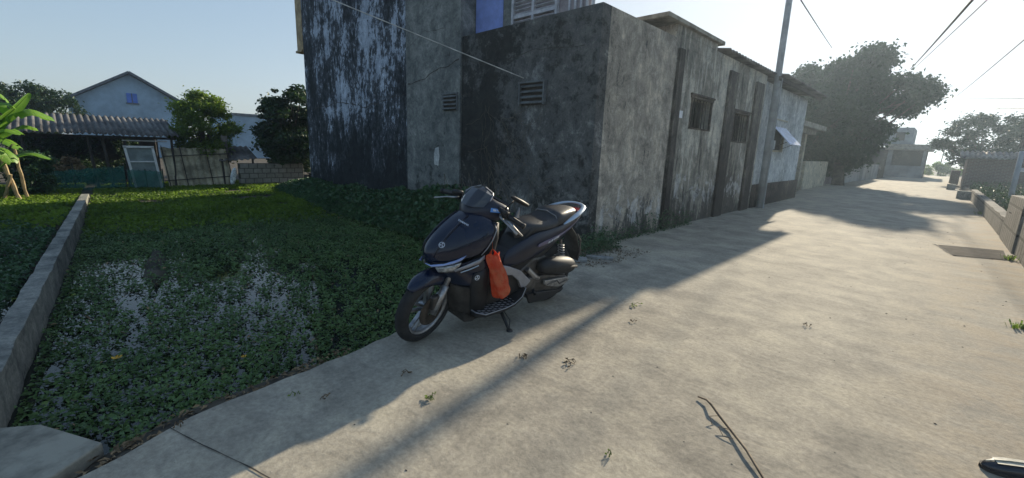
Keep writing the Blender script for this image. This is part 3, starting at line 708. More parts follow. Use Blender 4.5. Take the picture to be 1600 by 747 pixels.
# ================================================================== TREES
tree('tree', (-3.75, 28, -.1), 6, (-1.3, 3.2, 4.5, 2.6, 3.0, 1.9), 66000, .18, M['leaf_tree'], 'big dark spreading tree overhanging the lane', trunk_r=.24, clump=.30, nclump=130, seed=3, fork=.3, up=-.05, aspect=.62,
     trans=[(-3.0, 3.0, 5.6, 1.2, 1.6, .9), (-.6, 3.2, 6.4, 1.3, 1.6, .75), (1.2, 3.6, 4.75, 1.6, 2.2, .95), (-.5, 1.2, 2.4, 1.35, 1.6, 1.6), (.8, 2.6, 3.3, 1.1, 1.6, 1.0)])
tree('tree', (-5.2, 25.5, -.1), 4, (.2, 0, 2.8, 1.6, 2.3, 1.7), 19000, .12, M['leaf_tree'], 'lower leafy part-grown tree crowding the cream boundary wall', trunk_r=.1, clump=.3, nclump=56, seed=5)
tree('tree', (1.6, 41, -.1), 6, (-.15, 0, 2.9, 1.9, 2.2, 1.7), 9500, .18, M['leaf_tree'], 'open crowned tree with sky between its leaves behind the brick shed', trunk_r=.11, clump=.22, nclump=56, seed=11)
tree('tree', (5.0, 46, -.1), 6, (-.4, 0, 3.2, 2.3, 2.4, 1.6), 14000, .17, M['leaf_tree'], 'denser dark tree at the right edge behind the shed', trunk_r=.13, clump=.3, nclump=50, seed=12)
tree('shrub', (.2, 66, -.1), 2, (.6, 0, .75, 2.6, 1.2, .8), 6000, .16, M['leaf_mid'], 'distant green roadside shrubs beyond the bend', 'shrub', trunk_r=.04, clump=.4, nclump=30, seed=14)
def palm(base, h, lean, label, seed, fl=1.1, nf=16, r_=.09):
    rnd = random.Random(seed); t = empty('palm_tree', base, label, 'palm', 'palms beyond the bend')
    B = Vector(base); top = B + Vector((lean, 0, h)); mb = MB()
    mb.tube([B, B.lerp(top, .5) + Vector((-.1 * lean, 0, 0)), top], [r_ * 1.3, r_, r_ * .8], 8); part(t, mb, 'trunk', M['trunk'], smooth=True)
    for k in range(nf):
        a = 2 * math.pi * k / nf + rnd.uniform(-.2, .2); el = rnd.uniform(-.2, 1.1); L_ = fl * rnd.uniform(.8, 1.1); d_ = Vector((math.cos(a), math.sin(a), 0))
        mb = MB(); spine = []
        for i in range(9):
            q = i / 8; spine.append(top + d_ * (L_ * math.sin(q * 1.5) * math.cos(el * .6)) + Vector((0, 0, L_ * (math.sin(el) * q - .75 * q * q))))
        mb.tube(spine, [.015] * 8 + [.004], 4, False)
        for i in range(1, 9):
            for sgn in (-1, 1):
                for u_ in (0, .33, .66):
                    p = spine[i - 1].lerp(spine[i], u_); side = d_.cross(Vector((0, 0, 1))) * sgn
                    l_ = .38 * fl * math.sin(math.pi * (i + u_) / 10) ** .6
                    e = p + side * l_ * .8 + d_ * l_ * .4 - Vector((0, 0, l_ * .5)); w_2 = d_ * .022
                    mb.add([p - w_2, p + w_2, e], [(0, 1, 2)])
        part(t, mb, 'frond', M['leaf_tree'])
    return t
palm((3.3, 44, -.1), 3.5, .15, 'short crowned palm in front of the right edge tree', 21, 1.4)
palm((-.3, 72, -.1), 3.5, .1, 'first distant slim palm beyond the bend, nearest the far house', 22, 1.0, 10, .06)
palm((.5, 78, -.1), 4.0, -.1, 'middle distant slim palm beyond the bend', 23, 1.0, 10, .06)
palm((1.5, 74, -.1), 3.7, .1, 'rightmost distant slim palm beyond the bend, nearest the open tree', 24, 1.0, 10, .06)

# ================================================================== POLE AND WIRES
PB = empty('utility_pole', (-3.28, 12.72, 0), 'tall grey concrete utility pole against the lane building', 'utility pole')
mb = MB(); mb.tube([(-3.28, 12.72, -.2), (-3.275, 12.6, 3.5), (-3.27, 12.45, 8.2)], [.088, .074, .055], 14); part(PB, mb, 'shaft', M['pole'], smooth=True)
mb = MB(); mb.tube([(-3.17, 12.66, 0), (-3.17, 12.6, 3.2)], .016, 6); mb.box(-3.2, -3.12, 12.55, 12.67, 1.5, 1.72); part(PB, mb, 'conduit', M['pole'])
mb = MB(); mb.box(-3.9, -2.6, 12.40, 12.48, 7.6, 7.68); part(PB, mb, 'crossarm', M['frame_dark'])
def wire(a, b, sag, r_, label, mat='wire'):
    a, b = Vector(a), Vector(b); mb = MB()
    mb.tube([a.lerp(b, i / 24) - Vector((0, 0, sag * 4 * (i / 24) * (1 - i / 24))) for i in range(25)], r_, 5)
    tag(mb.build('cable', M[mat], smooth=True, origin=a), label, 'cable')
A = Vector((-4.68, 4.985, 2.33)); B_ = Vector((-6.61, 3.0, 3.279)); wire(A, A + (B_ - A) * 1.8, .0, .0075, 'pale sagging cable crossing in front of the mouldy wall', 'wire_pale')
def far(a, b, s, e): a, b = Vector(a), Vector(b); return a.lerp(b, s), a.lerp(b, e)
a, b = far((-2.16, 9, 3.9), (-4.49, 25, 6.22), -.5, 1.0); wire(a, b, .02, .010, 'thin black cable dropping behind the top of the lane tree beside the pole')
a, b = far((-.11, 8, 3.28), (-1.74, 27, 5.43), -.6, 1.1); wire(a, b, .05, .016, 'thick black cable running over the lane into the tree')
a, b = far((.03, 9, 3.49), (-1.63, 27, 5.42), -.5, 1.1); wire(a, b, .02, .008, 'thin cable just right of the thick one over the lane')
a, b = far((.78, 15, 4.03), (-.16, 45, 6.0), -.4, 1.0); wire(a, b, .05, .012, 'single cable slanting down over the right hand trees')
a, b = far((-1.14, 45, 5.96), (2.02, 30, 4.27), -.3, 1.6); wire(a, b, .03, .022, 'upper level cable crossing above the far trees')
a, b = far((-.87, 45, 5.37), (2.1, 30, 3.84), -.3, 1.6); wire(a, b, .05, .018, 'lower level cable crossing above the far trees')
a, b = far((1.79, 40, 4.64), (2.05, 30, 4.11), -1, 1.8); wire(a, b, .0, .018, 'short cable climbing to the right frame edge')

# ================================================================== FAR LEFT: shed, fence, houses, bushes
FX = -15.2
S0 = empty('shed', (FX, .3, -.15), 'open shelter with a grey corrugated roof at the far end of the pond', 'shelter')
mb = MB(); rows = []; k = 150
for t in (0, .5, 1):
    rows.append([(FX + .25 - 1.75 * t, -.75 + 3.1 * i / k, 1.27 + .46 * t + .028 * math.sin(i * 2 * math.pi / 6) - .01 * math.sin(i * .07)) for i in range(k + 1)])
mb.grid(rows); part(S0, mb, 'roof', M['asb'], solid=.012, smooth=True)
mb = MB(); rows = [[(FX - 1.5 - 1.75 * t, -.75 + 3.1 * i / k, 1.74 - .46 * t + .028 * math.sin(i * 2 * math.pi / 6)) for i in range(k + 1)] for t in (0, 1)]; mb.grid(rows); part(S0, mb, 'roof', M['asb'], solid=.012, smooth=True)
for (x0, y0, l) in ((FX, -.55, 0), (FX, .62, -.08), (FX, .9, -.1), (FX, 1.22, 0), (FX, 2.2, 0), (FX - 3, -.5, 0), (FX - 3, 1, 0), (FX - 3, 2.2, 0)):
    mb = MB(); mb.tube([(x0, y0, -.15), (x0, y0 + l, 1.24)], [.035, .03], 7); part(S0, mb, 'post', M['frame_dark'])
mb = MB(); mb.beam((FX, -.75, 1.21), (FX, 2.3, 1.21), .05, .06); mb.beam((FX - 1.5, -.75, 1.66), (FX - 1.5, 2.3, 1.66), .05, .06); part(S0, mb, 'beam', M['frame_dark'])
mb = MB(); mb.box(FX - .02, FX + .03, 1.18, 2.1, 1.12, 1.15); part(S0, mb, 'rail', M['louvre'])
mb = MB(); mb.box(FX - 3.3, FX - 3.2, -.8, 2.3, -.15, 1.2); part(S0, mb, 'rear_wall', M['frame_dark'])
# white frame leaning
W0 = empty('door_frame', (FX + .12, 1.55, -.14), 'white window door frame leaning in the green net', 'door frame')
yl0, yl1, yr0, yr1 = 1.33, 1.20, 1.86, 1.76
mb = MB(); X_ = FX + .12
mb.beam((X_, yl0, -.14), (X_, yl1, .98), .05, .06, (1, 0, 0)); mb.beam((X_, yr0, -.14), (X_, yr1, .98), .05, .06, (1, 0, 0)); mb.beam((X_, yl1 - .03, .98), (X_, yr1 + .03, .98), .05, .06, (1, 0, 0)); mb.beam((X_ + .01, 1.24, .60), (X_ + .01, 1.8, .60), .03, .025, (1, 0, 0))
part(W0, mb, 'frame', M['white_paint'])
mb = MB(); mb.add([(X_ - .03, 1.35, -.12), (X_ - .03, 1.84, -.12), (X_ - .03, 1.75, .95), (X_ - .03, 1.22, .95)], [(0, 1, 2, 3)])
part(W0, mb, 'panel', plain('dusty_pane', (.22, .27, .28), .5, 0, .25, 3), solid=.01)
# green net: a hanging crumpled sheet with posts
def net(y0, y1, z0, z1a, z1b, x_, label):
    t = empty('net_fence', (x_, (y0 + y1) / 2, z0), label, 'net fence')
    mb = MB(); rows = []
    for j in range(9):
        v = j / 8; rows.append([(x_ + .05 * noise.noise(Vector((i * .25, v * 2.5, y0))), y0 + (y1 - y0) * i / 50, z0 + v * ((z1a + (z1b - z1a) * i / 50) - z0) - .03 * v * abs(math.sin(i * .125 * math.pi))) for i in range(51)])
    mb.grid(rows); part(t, mb, 'net', M['net'], smooth=True)
    for yy in (y0, (y0 + y1) / 2, y1):
        mb = MB(); mb.tube([(x_ - .03, yy, z0), (x_ - .03, yy, z1b + .05)], .014, 6); part(t, mb, 'stake', M['frame_dark'])
net(-.75, 1.14, -.15, .33, .50, FX + .06, 'long green shade net strung in front of the open shelter')
net(1.18, 1.9, -.15, .42, .36, FX + .2, 'short green net across the foot of the white frame')
# sheet fence
F0 = empty('fence', (FX, 2.7, -.15), 'upright grey corrugated sheet fence between the white frame and the block wall', 'fence')
mb = MB(); rows = []; k = 90
for t in (0, 1): rows.append([(FX + .02 * math.sin(i * 2 * math.pi / 9), 1.93 + 1.55 * i / k + .12 * (1 - t), -.15 + t * (1.12 + .03 * noise.noise(Vector((i * .12, 0, 0))))) for i in range(k + 1)])
mb.grid(rows); part(F0, mb, 'sheet', M['fence'], solid=.01)
for yy in (1.95, 2.35, 2.95, 3.45):
    mb = MB(); mb.tube([(FX + .05, yy + .12, -.15), (FX + .05, yy, 1.02)], .011, 6); part(F0, mb, 'post', M['frame_dark'])
for zz in (.12, .78):
    mb = MB(); mb.beam((FX + .06, 1.95, zz - .04), (FX + .06, 3.5, zz + .05), .018, .022); part(F0, mb, 'rail', M['frame_dark'])
# block wall
mb = MB(); mb.box(FX - .1, FX + .1, 3.75, 5.6, -.2, .55); tag(mb.build('block_wall', brickmat('pale_blockwork', (.34, .33, .30), (.26, .25, .22), (.12, .12, .10), .24, .15, (R(90), 0, R(90))), bevel=.01, origin=(FX, 4.6, -.2)), 'low pale block wall below the dark tree beside the house', 'wall')
mb = MB(); mb.tube([(FX + .15, 3.5, -.1), (FX + .18, 3.56, .2), (FX + .15, 3.62, .45)], [.05, .11, .04], 10, squash=.35)
tag(mb.build('cloth', plain('white_blue_cloth', (.6, .65, .72), .8, 0, .5, 9), smooth=True, sub=1, origin=(FX + .15, 3.55, 0)), 'crumpled white and blue cloth hanging at the gap beside the block wall', 'cloth')
S1 = empty('lean_to', (FX - .5, 3.9, -.15), 'small tumbledown lean-to roof between the fence and the dark tree', 'lean-to')
mb = MB(); rows = [[(FX + .1 - 1.0 * t, 3.25 + 1.0 * i / 40, .62 + .42 * t + .08 * i / 40 * (1 - t) + .018 * math.sin(i)) for i in range(41)] for t in (0, 1)]; mb.grid(rows); part(S1, mb, 'roof', M['asb_dark'], solid=.012)
for yy in (3.35, 4.15):
    mb = MB(); mb.tube([(FX, yy, -.15), (FX, yy, .68)], .03, 6); part(S1, mb, 'post', M['frame_dark'])
mb = MB(); mb.beam((FX - .05, 3.42, -.15), (FX - .05, 3.46, 1.35), .16, .03, (1, 0, 0)); part(S1, mb, 'board', M['asb_dark'])
# houses behind
G0 = empty('house', (-36, 3.4, -.1), 'blue grey gabled house far behind the open shelter', 'house')
mb = MB(); mb.prism([(.9, -.1), (5.95, -.1), (5.95, 3.12), (3.43, 4.68), (.9, 3.12)], 'x', -46, -35); part(G0, mb, 'wall', M['gable'])
mb = MB()
mb.beam((-40.4, .55, 3.02), (-40.4, 3.43, 4.80), 11.4, .12, (0, -.5, 1)); mb.beam((-40.4, 3.43, 4.80), (-40.4, 6.3, 3.02), 11.4, .12, (0, .5, 1)); part(G0, mb, 'roof', M['roofedge'])
mb = MB(); mb.box(-34.99, -34.94, 3.2, 3.68, 3.08, 3.62); gw = part(G0, mb, 'window', M['winblue'])
mb = MB(); mb.box(-34.938, -34.91, 3.42, 3.46, 3.08, 3.62); mb.box(-34.99, -34.9, 3.14, 3.74, 3.02, 3.075); subpart(gw, G0, mb, 'frame', M['roofedge'])
G1 = empty('house', (-36, 9.8, -.1), 'small flat pale house far behind the round green bush', 'house')
mb = MB(); mb.box(-42, -35, 8.7, 11.5, -.1, 2.75); part(G1, mb, 'wall', M['gable'])
mb = MB(); mb.box(-42.1, -34.9, 8.6, 11.6, 2.755, 2.92); part(G1, mb, 'roof', M['roofedge'])
tree('tree', (-28, -1.3, -.1), 4, (.3, .5, 2.15, 2.2, 2.0, 1.15), 15000, .13, M['leaf_dark'], 'dark tree rising behind the left end of the shelter roof', seed=31, clump=.22, nclump=90)
tree('bush', (-15.9, 3.0, -.15), 3, (0, .15, 1.65, .75, .78, 1.0), 15000, .095, M['leaf_mid'], 'round sunlit green bush over the sheet fence', 'bush', seed=42, clump=.22, nclump=95, trunk_r=.05, aspect=.45)
tree('tree', (-15.4, 5.25, -.15), 3, (.0, .1, 1.75, 1.0, .85, 1.4), 17000, .12, M['leaf_dark'], 'dense dark evergreen tree against the left corner of the mouldy house', seed=38, clump=.22, nclump=120, trunk_r=.06, aspect=.6)
tree('tree', (-18.2, 7.2, -.15), 3, (.0, .2, 1.5, 2.2, 1.2, 1.4), 12000, .13, M['leaf_dark'], 'dark tree added to shade the far grass, half hidden by the evergreen', seed=39, clump=.26, nclump=60, trunk_r=.06, aspect=.6)  # added tree, placed for the shade it casts on the far grass
tree('bush', (-14.1, -.50, -.15), 2, (0, .05, .52, .45, .30, .55), 6000, .07, M['leaf_vine'], 'dark leafy bush at the foot of the banana plant', 'bush', seed=34, clump=.3, nclump=34, trunk_r=.025)
tree('bush', (-17.5, .2, -.15), 2, (0, .2, .75, .7, 1.6, .7), 9000, .09, M['leaf_dark'], 'shaded foliage inside and behind the open shelter', 'bush', seed=35, clump=.3, nclump=40, trunk_r=.03)
tree('bush', (-15.5, .12, -.15), 2, (0, .0, .58, .2, .48, .22), 1600, .07, plain('dry_pale_leaf', (.30, .22, .13), .8, 0, .4, 6), 'dry pale leafed shrub peeping over the green net', 'bush', seed=36, clump=.4, nclump=16, trunk_r=.02)
def BS(p): c_ = Vector((0, 0, 1.32)); return c_ + (Vector(p) - c_) * 1.075
for k_, (a_, b_, r_, lb) in enumerate((((-12.3, -.60, -.1), (-12.3, -.76, .86), .045, 'pale dead stalk leaning left beside the banana plant'), ((-12.5, -.52, -.1), (-12.5, -.58, 1.05), .035, 'pale dead stalk standing nearest the dark bush'), ((-12.4, -.85, -.1), (-12.2, -.66, .5), .035, 'short pale stalk fallen across the other two'))):
    mb = MB(); a_, b_ = BS(a_), BS(b_); mb.tube([a_.lerp(b_, i / 8) + Vector((0, .006 * math.sin(i * 2.1), 0)) for i in range(9)], [r_ * .8 * (1 + .12 * math.sin(i * 2.4)) for i in range(9)], 7)
    tag(mb.build('dead_stalk', M['bamboo'], origin=a_), lb, 'stalk', 'dead stalks by the banana plant')
# banana plant
BN = empty('banana_plant', (-13.2, -1.02, -.12), 'banana plant with broad bright leaves at the left edge', 'banana plant')
mb = MB(); mb.tube([BS((-12.3, -.95, 0.0)), BS((-12.32, -.93, .5)), BS((-12.3, -.9, 1.15))], [.11, .09, .06], 10); part(BN, mb, 'stem', M['leaf_mid'], smooth=True)
def bleaf(pts, w, tear=.0, seed=0):
    rnd = random.Random(seed); w = w * 1.45; P = [BS(p) for p in pts]; C = []
    for i in range(len(P) - 1):
        for k in range(10): C.append(P[i].lerp(P[i + 1], k / 10))
    C.append(P[-1]); n = len(C)
    C = [(C[max(i - 3, 0)] + C[i] * 2 + C[min(i + 3, n - 1)]) / 4 for i in range(n)]
    mb = MB(); mb.tube(C, [.016 * (1 - .8 * i / n) for i in range(n)], 5, False)
    for sgn in (-1, 1):
        i = 2
        while i < n - 1:
            j = min(n - 1, i + (rnd.randint(2, 5) if tear else n)); gap = tear * rnd.uniform(.2, 1)
            rows = []
            for q in range(i, j + 1):
                d = (C[min(q + 1, n - 1)] - C[max(q - 1, 0)]).normalized(); side = d.cross(Vector((0, 0, 1))).normalized() * sgn
                ww = w * math.sin(math.pi * min(1, (q + 1) / (n + 1))) ** .5; dr_ = -.25 * ww - gap * .05
                rows.append([C[q], C[q] + side * ww * .5 + Vector((0, 0, .10 * ww)), C[q] + side * ww + Vector((0, 0, dr_)) + d * (gap * .04)])
            if len(rows) > 1: mb.grid(rows)
            i = j if not tear else j + (1 if rnd.random() < .3 else 0)
    part(BN, mb, 'leaf', M['banana'], smooth=True)
c0 = (-12.3, -.9, 1.1)
bleaf([c0, (-12.2, -.68, 1.42), (-12.1, -.46, 1.66), (-12.0, -.22, 1.98)], .15, .0, 1)
bleaf([c0, (-12.3, -.62, 1.50), (-12.4, -.30, 1.70), (-12.45, .02, 1.54)], .16, .9, 2)
bleaf([c0, (-12.1, -.70, 1.22), (-12.0, -.55, 1.32), (-11.9, -.40, 1.22)], .12, .0, 3)
bleaf([c0, (-12.5, -.75, 1.75), (-12.5, -.62, 1.95), (-12.5, -.52, 1.80)], .13, .5, 4)
bleaf([c0, (-12.0, -.85, 1.0), (-11.9, -.66, .95), (-11.8, -.58, .72)], .13, .4, 5)
bleaf([(-12.3, -.8, .6), (-12.2, -.56, .85), (-12.1, -.32, .90), (-12.0, -.10, .78)], .085, .0, 7)
bleaf([c0, (-12.1, -.72, 1.55), (-12.0, -.58, 1.78), (-11.9, -.50, 1.70)], .12, .7, 9)
bleaf([c0, (-12.0, -.78, 1.15), (-11.9, -.60, 1.12), (-11.8, -.46, .98)], .11, .3, 10)
bleaf([c0, (-12.4, -.6, 1.25), (-12.4, -.40, 1.40), (-12.4, -.22, 1.34)], .10, .8, 11)
bleaf([c0, (-12.2, -.85, 1.6), (-12.2, -.72, 2.0), (-12.2, -.60, 2.12)], .12, .0, 12)
bleaf([c0, (-12.2, -1.3, 1.5), (-12.1, -1.6, 1.5), (-12.1, -1.9, 1.3)], .18, .5, 8)
# narrow leafy stems at the left, beside the banana
tree('bush', (-14.2, -1.35, -.12), 2, (0, .1, .55, .5, .35, .6), 3600, .10, M['leaf_mid'], 'brighter bush below the banana leaves at the frame edge', 'bush', seed=37, clump=.3, nclump=26, trunk_r=.025)

# ================================================================== SMALL THINGS ON THE ROAD
mb = MB(); mb.tube([(-.75, 2.3, .012), (-.70, 2.29, .02), (-.655, 2.24, .03), (-.60, 2.19, .02), (-.53, 2.13, .012), (-.42, 2.01, .02), (-.32, 1.89, .012), (-.22, 1.74, .02)], [.004, .006, .007, .007, .0065, .006, .006, .005], 7)
mb.tube([(-.60, 2.19, .02), (-.63, 2.14, .025), (-.60, 2.10, .008)], .0022, 5); mb.tube([(-.52, 2.12, .015), (-.57, 2.09, .02), (-.53, 2.05, .008), (-.49, 2.06, .012)], .0022, 5)
tag(mb.build('stick', plain('bent_stick', (.16, .12, .08), .8, 0, .4, 20), smooth=True, origin=(-.5, 2.1, 0)), 'long thin bent stick lying on the sunlit concrete', 'stick')
def twig(x0, y0, size, label, green=False, n=5, seed=0):
    rnd = random.Random(seed); t = MB(); mt = M['leaf_mid'] if green else M['dry']
    a0 = rnd.uniform(0, 6.28)
    for i in range(n):
        a = a0 + rnd.uniform(-1.2, 1.2); p = Vector((x0 + rnd.uniform(-.3, .3) * size, y0 + rnd.uniform(-.3, .3) * size, .008)); L_ = size * rnd.uniform(.4, .9)
        q = p + Vector((math.cos(a), math.sin(a), 0)) * L_; mid = p.lerp(q, .5) + Vector((rnd.uniform(-.2, .2) * L_, rnd.uniform(-.2, .2) * L_, .01 + rnd.random() * .012))
        t.tube([p, mid, q], .0022, 4); 
        s = Vector((-math.sin(a), math.cos(a), 0)) * size * rnd.uniform(.06, .14)
        t.add([q, q.lerp(p, -.1) + s + Vector((0, 0, .01)), q + (q - p) * .45 + Vector((0, 0, .004)), q - s + Vector((0, 0, .012))], [(0, 1, 2), (0, 2, 3)])
    tag(t.build('leaf_scrap', mt, origin=(x0, y0, 0)), label, 'leaf scrap', 'leaf scraps dropped on the concrete')
for i, (x0, y0, s, lb, gr, n) in enumerate([(-1.71, 1.21, .06, 'dark curled green sprig on the shadow edge left of the pole shadow', True, 6), (-1.70, 1.9, .08, 'dry stringy scrap on the sunlit strip ahead of the scooter', False, 6),
    (-1.74, 3.37, .09, 'green leaf scrap beside the broad shadow edge level with the rear wheel', True, 5), (-.83, 1.54, .03, 'tiny bright green leaf alone near the bottom of the frame', True, 3),
    (-2.24, .72, .045, 'small green leaf in the shade near the pond edge', True, 3), (-2.1, .80, .05, 'small dark twig in the shade just right of the small green leaf', False, 3),
    (-2.33, .24, .05, 'dark leaf bit on the joint at the pond edge', False, 4), (-2.05, 1.25, .06, 'brown leaf smear in the shade below the front wheel', False, 4),
    (-1.45, 2.1, .09, 'scattered dry bits in the sun beyond the pole shadow', False, 5), (-1.55, 3.0, .05, 'short dry bit further along the sunlit concrete', False, 3), (-.55, 4.0, .08, 'thin dry twig out on the middle of the lane', False, 3)]):
    twig(x0, y0, s * .8, lb, gr, n, i + 50)
mb = MB()
for i in range(150):
    x0 = random.uniform(-2.1, .8); y0 = random.uniform(.6, 12); s = random.uniform(.0012, .0042) * (1 + y0 * .1)
    if x0 < -1.9 + 0 and 1 < y0 < 3.4: continue
    mb.add([(x0 + s * random.uniform(.6, 2.2) * math.cos(a_), y0 + s * random.uniform(.5, 1.2) * math.sin(a_), .0008) for a_ in (0, 1.3, 2.5, 3.8, 5)] + [(x0, y0, s * .9)], [(i_, (i_ + 1) % 5, 5) for i_ in range(5)])
tag(mb.build('grit', M['crack'], origin=(0, 3, 0)), 'scattered dark grit and crumbs over the lane', 'grit', kind='stuff')
# grass tuft at the right edge
def tuft(x0, y0, n, h, label, mat, name='grass_tuft', spread=.08, w=.006, cat='grass tuft', z=0):
    mb = MB()
    for i in range(n):
        a = random.uniform(0, 6.28); r_ = random.random() * spread; b0 = Vector((x0 + r_ * math.cos(a), y0 + r_ * math.sin(a), z)); hh = h * random.uniform(.5, 1); o_ = Vector((math.cos(a), math.sin(a), 0)) * hh * random.uniform(.3, 1); s = Vector((-math.sin(a), math.cos(a), 0)) * w
        m1 = b0 + o_ * .5 + Vector((0, 0, hh * .8)); e = b0 + o_ * 1.2 + Vector((0, 0, hh * .75))
        mb.add([b0 - s, b0 + s, m1 + s, m1 - s, e], [(0, 1, 2, 3), (3, 2, 4)])
    tag(mb.build(name, M[mat], origin=(x0, y0, z)), label, cat)
tuft(.70, 5.42, 60, .06, 'small dry green grass tuft on the sunlit concrete at the right edge', 'leaf_mid', spread=.10)
tuft(.95, 17.2, 60, .1, 'grass tuft growing at the foot of the low verge wall', 'leaf_mid', spread=.15)
tuft(.9, 9.3, 50, .09, 'grass tuft in the crack beside the patched plate', 'leaf_mid', spread=.08)
# broken slabs and weeds at the house corner
for i, (x0, y0, sx, sy, rz, th, lb) in enumerate([(-3.02, 4.22, .34, .13, .5, .04, 'long flat broken slab nearest the scooter tail'), (-2.86, 4.55, .34, .08, .5, .035, 'narrow broken slab behind the flat one at the house corner'), (-3.2, 4.05, .14, .10, .9, .05, 'small broken chunk tucked beside the rear wheel')]):
    mb = MB(); P = [(-sx / 2, -sy / 2), (sx * .1, -sy * .6), (sx / 2, -sy * .35), (sx * .45, sy * .5), (-sx * .2, sy * .55), (-sx * .5, sy * .3)]
    c, s = math.cos(rz), math.sin(rz)
    mb.prism([(x0 + p[0] * c - p[1] * s, y0 + p[0] * s + p[1] * c) for p in P], 'z', .001, th); tag(mb.build('broken_slab', M['stone'], bevel=.006, origin=(x0, y0, 0)), lb, 'rubble', 'broken slabs at the house corner')
N = 1500; x = -3.33 + np.random.rand(N) * .35; y = 4.3 + np.random.rand(N) ** .8 * 1.0; z = .0 + np.random.rand(N) ** 1.4 * .22
x2 = np.full(1600, -3.36) + np.random.rand(1600) ** 2 * .12; y2 = 5.0 + np.random.rand(1600) * 3.4; z2 = np.random.rand(1600) ** 2 * .22 * vnoise(x2, y2, 2.2, 1.1, 2) * 2
k = y2 > 0
tag(leaves('weeds', np.concatenate([np.stack([x, y, z], 1), np.stack([x2, y2, z2], 1)]), .035, M['leaf_vine'], up=.1), 'small weeds rooted along the foot of the lane wall at the corner', 'weeds', kind='stuff')
N = 800; x = -3.3 + np.random.rand(N) ** 1.5 * .7; y = 4.1 + np.random.rand(N) * 1.3 ; z = .004 + np.random.rand(N) * .02
kk = (x - (-3.3)) < .75 - .0 * y; 
tag(leaves('litter', np.stack([x, y, z], 1), .03, M['dry'], up=.5), 'dead leaf litter round the broken slabs', 'litter', kind='stuff')
# yellow flower in pond
for (x0, y0, s, lb) in ((-3.9, .11 - .0, .028, 'yellow fallen flower floating among the pond weed, the larger one'), (-3.35, .75, .016, 'small yellow petal on the pond weed nearer the road')):
    mb = MB()
    for k_ in range(6):
        a = k_ * math.pi / 3; mb.add([(x0, y0, -.225), (x0 + s * math.cos(a - .4), y0 + s * math.sin(a - .4), -.215), (x0 + s * 1.2 * math.cos(a), y0 + s * 1.2 * math.sin(a), -.21), (x0 + s * math.cos(a + .4), y0 + s * math.sin(a + .4), -.215)], [(0, 1, 2, 3)])
    tag(mb.build('flower', M['yellow'], origin=(x0, y0, -.225)), lb, 'flower')
# ---------------- shoe
SHP = plain('black_shoe', (.02, .022, .028), .3, 0, .3, 8, coat=.3)
def shoe():
    t = empty('shoe', (.50, 2.72, 0), 'worn shiny slip-on shoe at the bottom right corner of the lane', 'shoe')
    # foot runs from the toe (left in view) to the right; sections across
    ax = Vector((.93, .36, 0)).normalized(); sdv = Vector((-ax.y, ax.x, 0)); O = Vector((.345, 2.705, 0))
    prof = [(0, .005, .018), (.012, .026, .034), (.04, .038, .046), (.08, .045, .055), (.13, .043, .062), (.18, .036, .070), (.23, .035, .078), (.27, .031, .076), (.285, .012, .06)]
    mb = MB(); rows = []
    for u, w, h in prof:
        rows.append([O + ax * u + sdv * (w * math.cos(a)) + Vector((0, 0, .012 + max(0, (h - .012)) * max(0, math.sin(a)) ** (.7 if h < .05 else .55))) for a in [math.pi * i / 12 for i in range(13)]])
    op = MB(); mb.grid(rows); part(t, mb, 'upper', SHP, smooth=True, sub=1)
    mb = MB(); rows = []
    for u, w, h in prof: rows.append([O + ax * (u - .003) + sdv * (s * (w + .004)) + Vector((0, 0, z)) for s, z in ((-1, .001), (1, .001), (1, .015), (-1, .015))])
    mb.grid(rows, True); part(t, mb, 'sole', M['frame_dark'])
    mb = MB(); mb.tube([O + ax * u + sdv * 0.0 + Vector((0, 0, h + .003)) for u, w, h in prof[1:5]], .003, 6); part(t, mb, 'trim', plain('pale_insole', (.55, .50, .38), .35, 0, .3, 9))
    mb = MB(); mb.add([O + ax * u + sdv * (s * w * .62) + Vector((0, 0, h * .93 + .004)) for s in (-1, 1) for u, w, h in prof[2:7]], [(i, i + 1, i + 6, i + 5) for i in range(4)])
    part(t, mb, 'insole', plain('pale_shiny_insole', (.60, .55, .42), .25, 0, .3, 12), smooth=True)
shoe()

# ---------------- scooter
def crease(o, n, cols, val=.8):
    me = o.data; at = me.attributes.new('crease_edge', 'FLOAT', 'EDGE')
    for e in me.edges:
        a, b = e.vertices
        if a % n == b % n and a % n in cols: at.data[e.index].value = val
paint = plain('navy_paint', (.004, .010, .030), .24, 0, .15, 3, coat=.35, spec=.35)
paint2 = plain('violet_grey_panel', (.009, .013, .030), .32, 0, .2, 3, coat=.2, spec=.35)
matte = plain('black_plastic', (.016, .017, .019), .55, 0, .3, 8, spec=.4)
dust = plain('dusty_black_plastic', (.045, .042, .038), .75, 0, .5, 9)
rubber = plain('tyre_rubber', (.022, .022, .022), .85, 0, .35, 14, bump=.4)
alloy = plain('dull_alloy', (.34, .34, .34), .42, .75, .3, 18)
darkalloy = plain('dark_cast_metal', (.10, .095, .09), .5, .6, .4, 14, bump=.2)
silver = plain('silver_plastic', (.30, .31, .34), .38, .35, .15, 5)
palesilver = plain('pale_silver_trim', (.42, .50, .58), .3, .3, .1, 5)
seatm = plain('black_vinyl', (.022, .022, .024), .42, 0, .25, 30, bump=.15)
ledblue = plain('pale_blue_lens', (.26, .36, .66), .15, 0, .1, 6, coat=1)
clear = plain('clear_grey_lens', (.32, .33, .33), .12, .2, .4, 40, coat=1)
visor = plain('smoked_visor', (.014, .015, .02), .16, 0, .1, 3, coat=1)
tealblue = plain('blue_sticker', (.10, .28, .68), .5, 0, .08, 30)
white_s = plain('white_lettering', (.62, .66, .72), .5, 0, .05, 30)
lilac = plain('lilac_stripe', (.10, .09, .17), .35, 0, .15, 6, coat=.5)
red = plain('red_lens', (.35, .02, .02), .2, 0, .1, 5, coat=1)
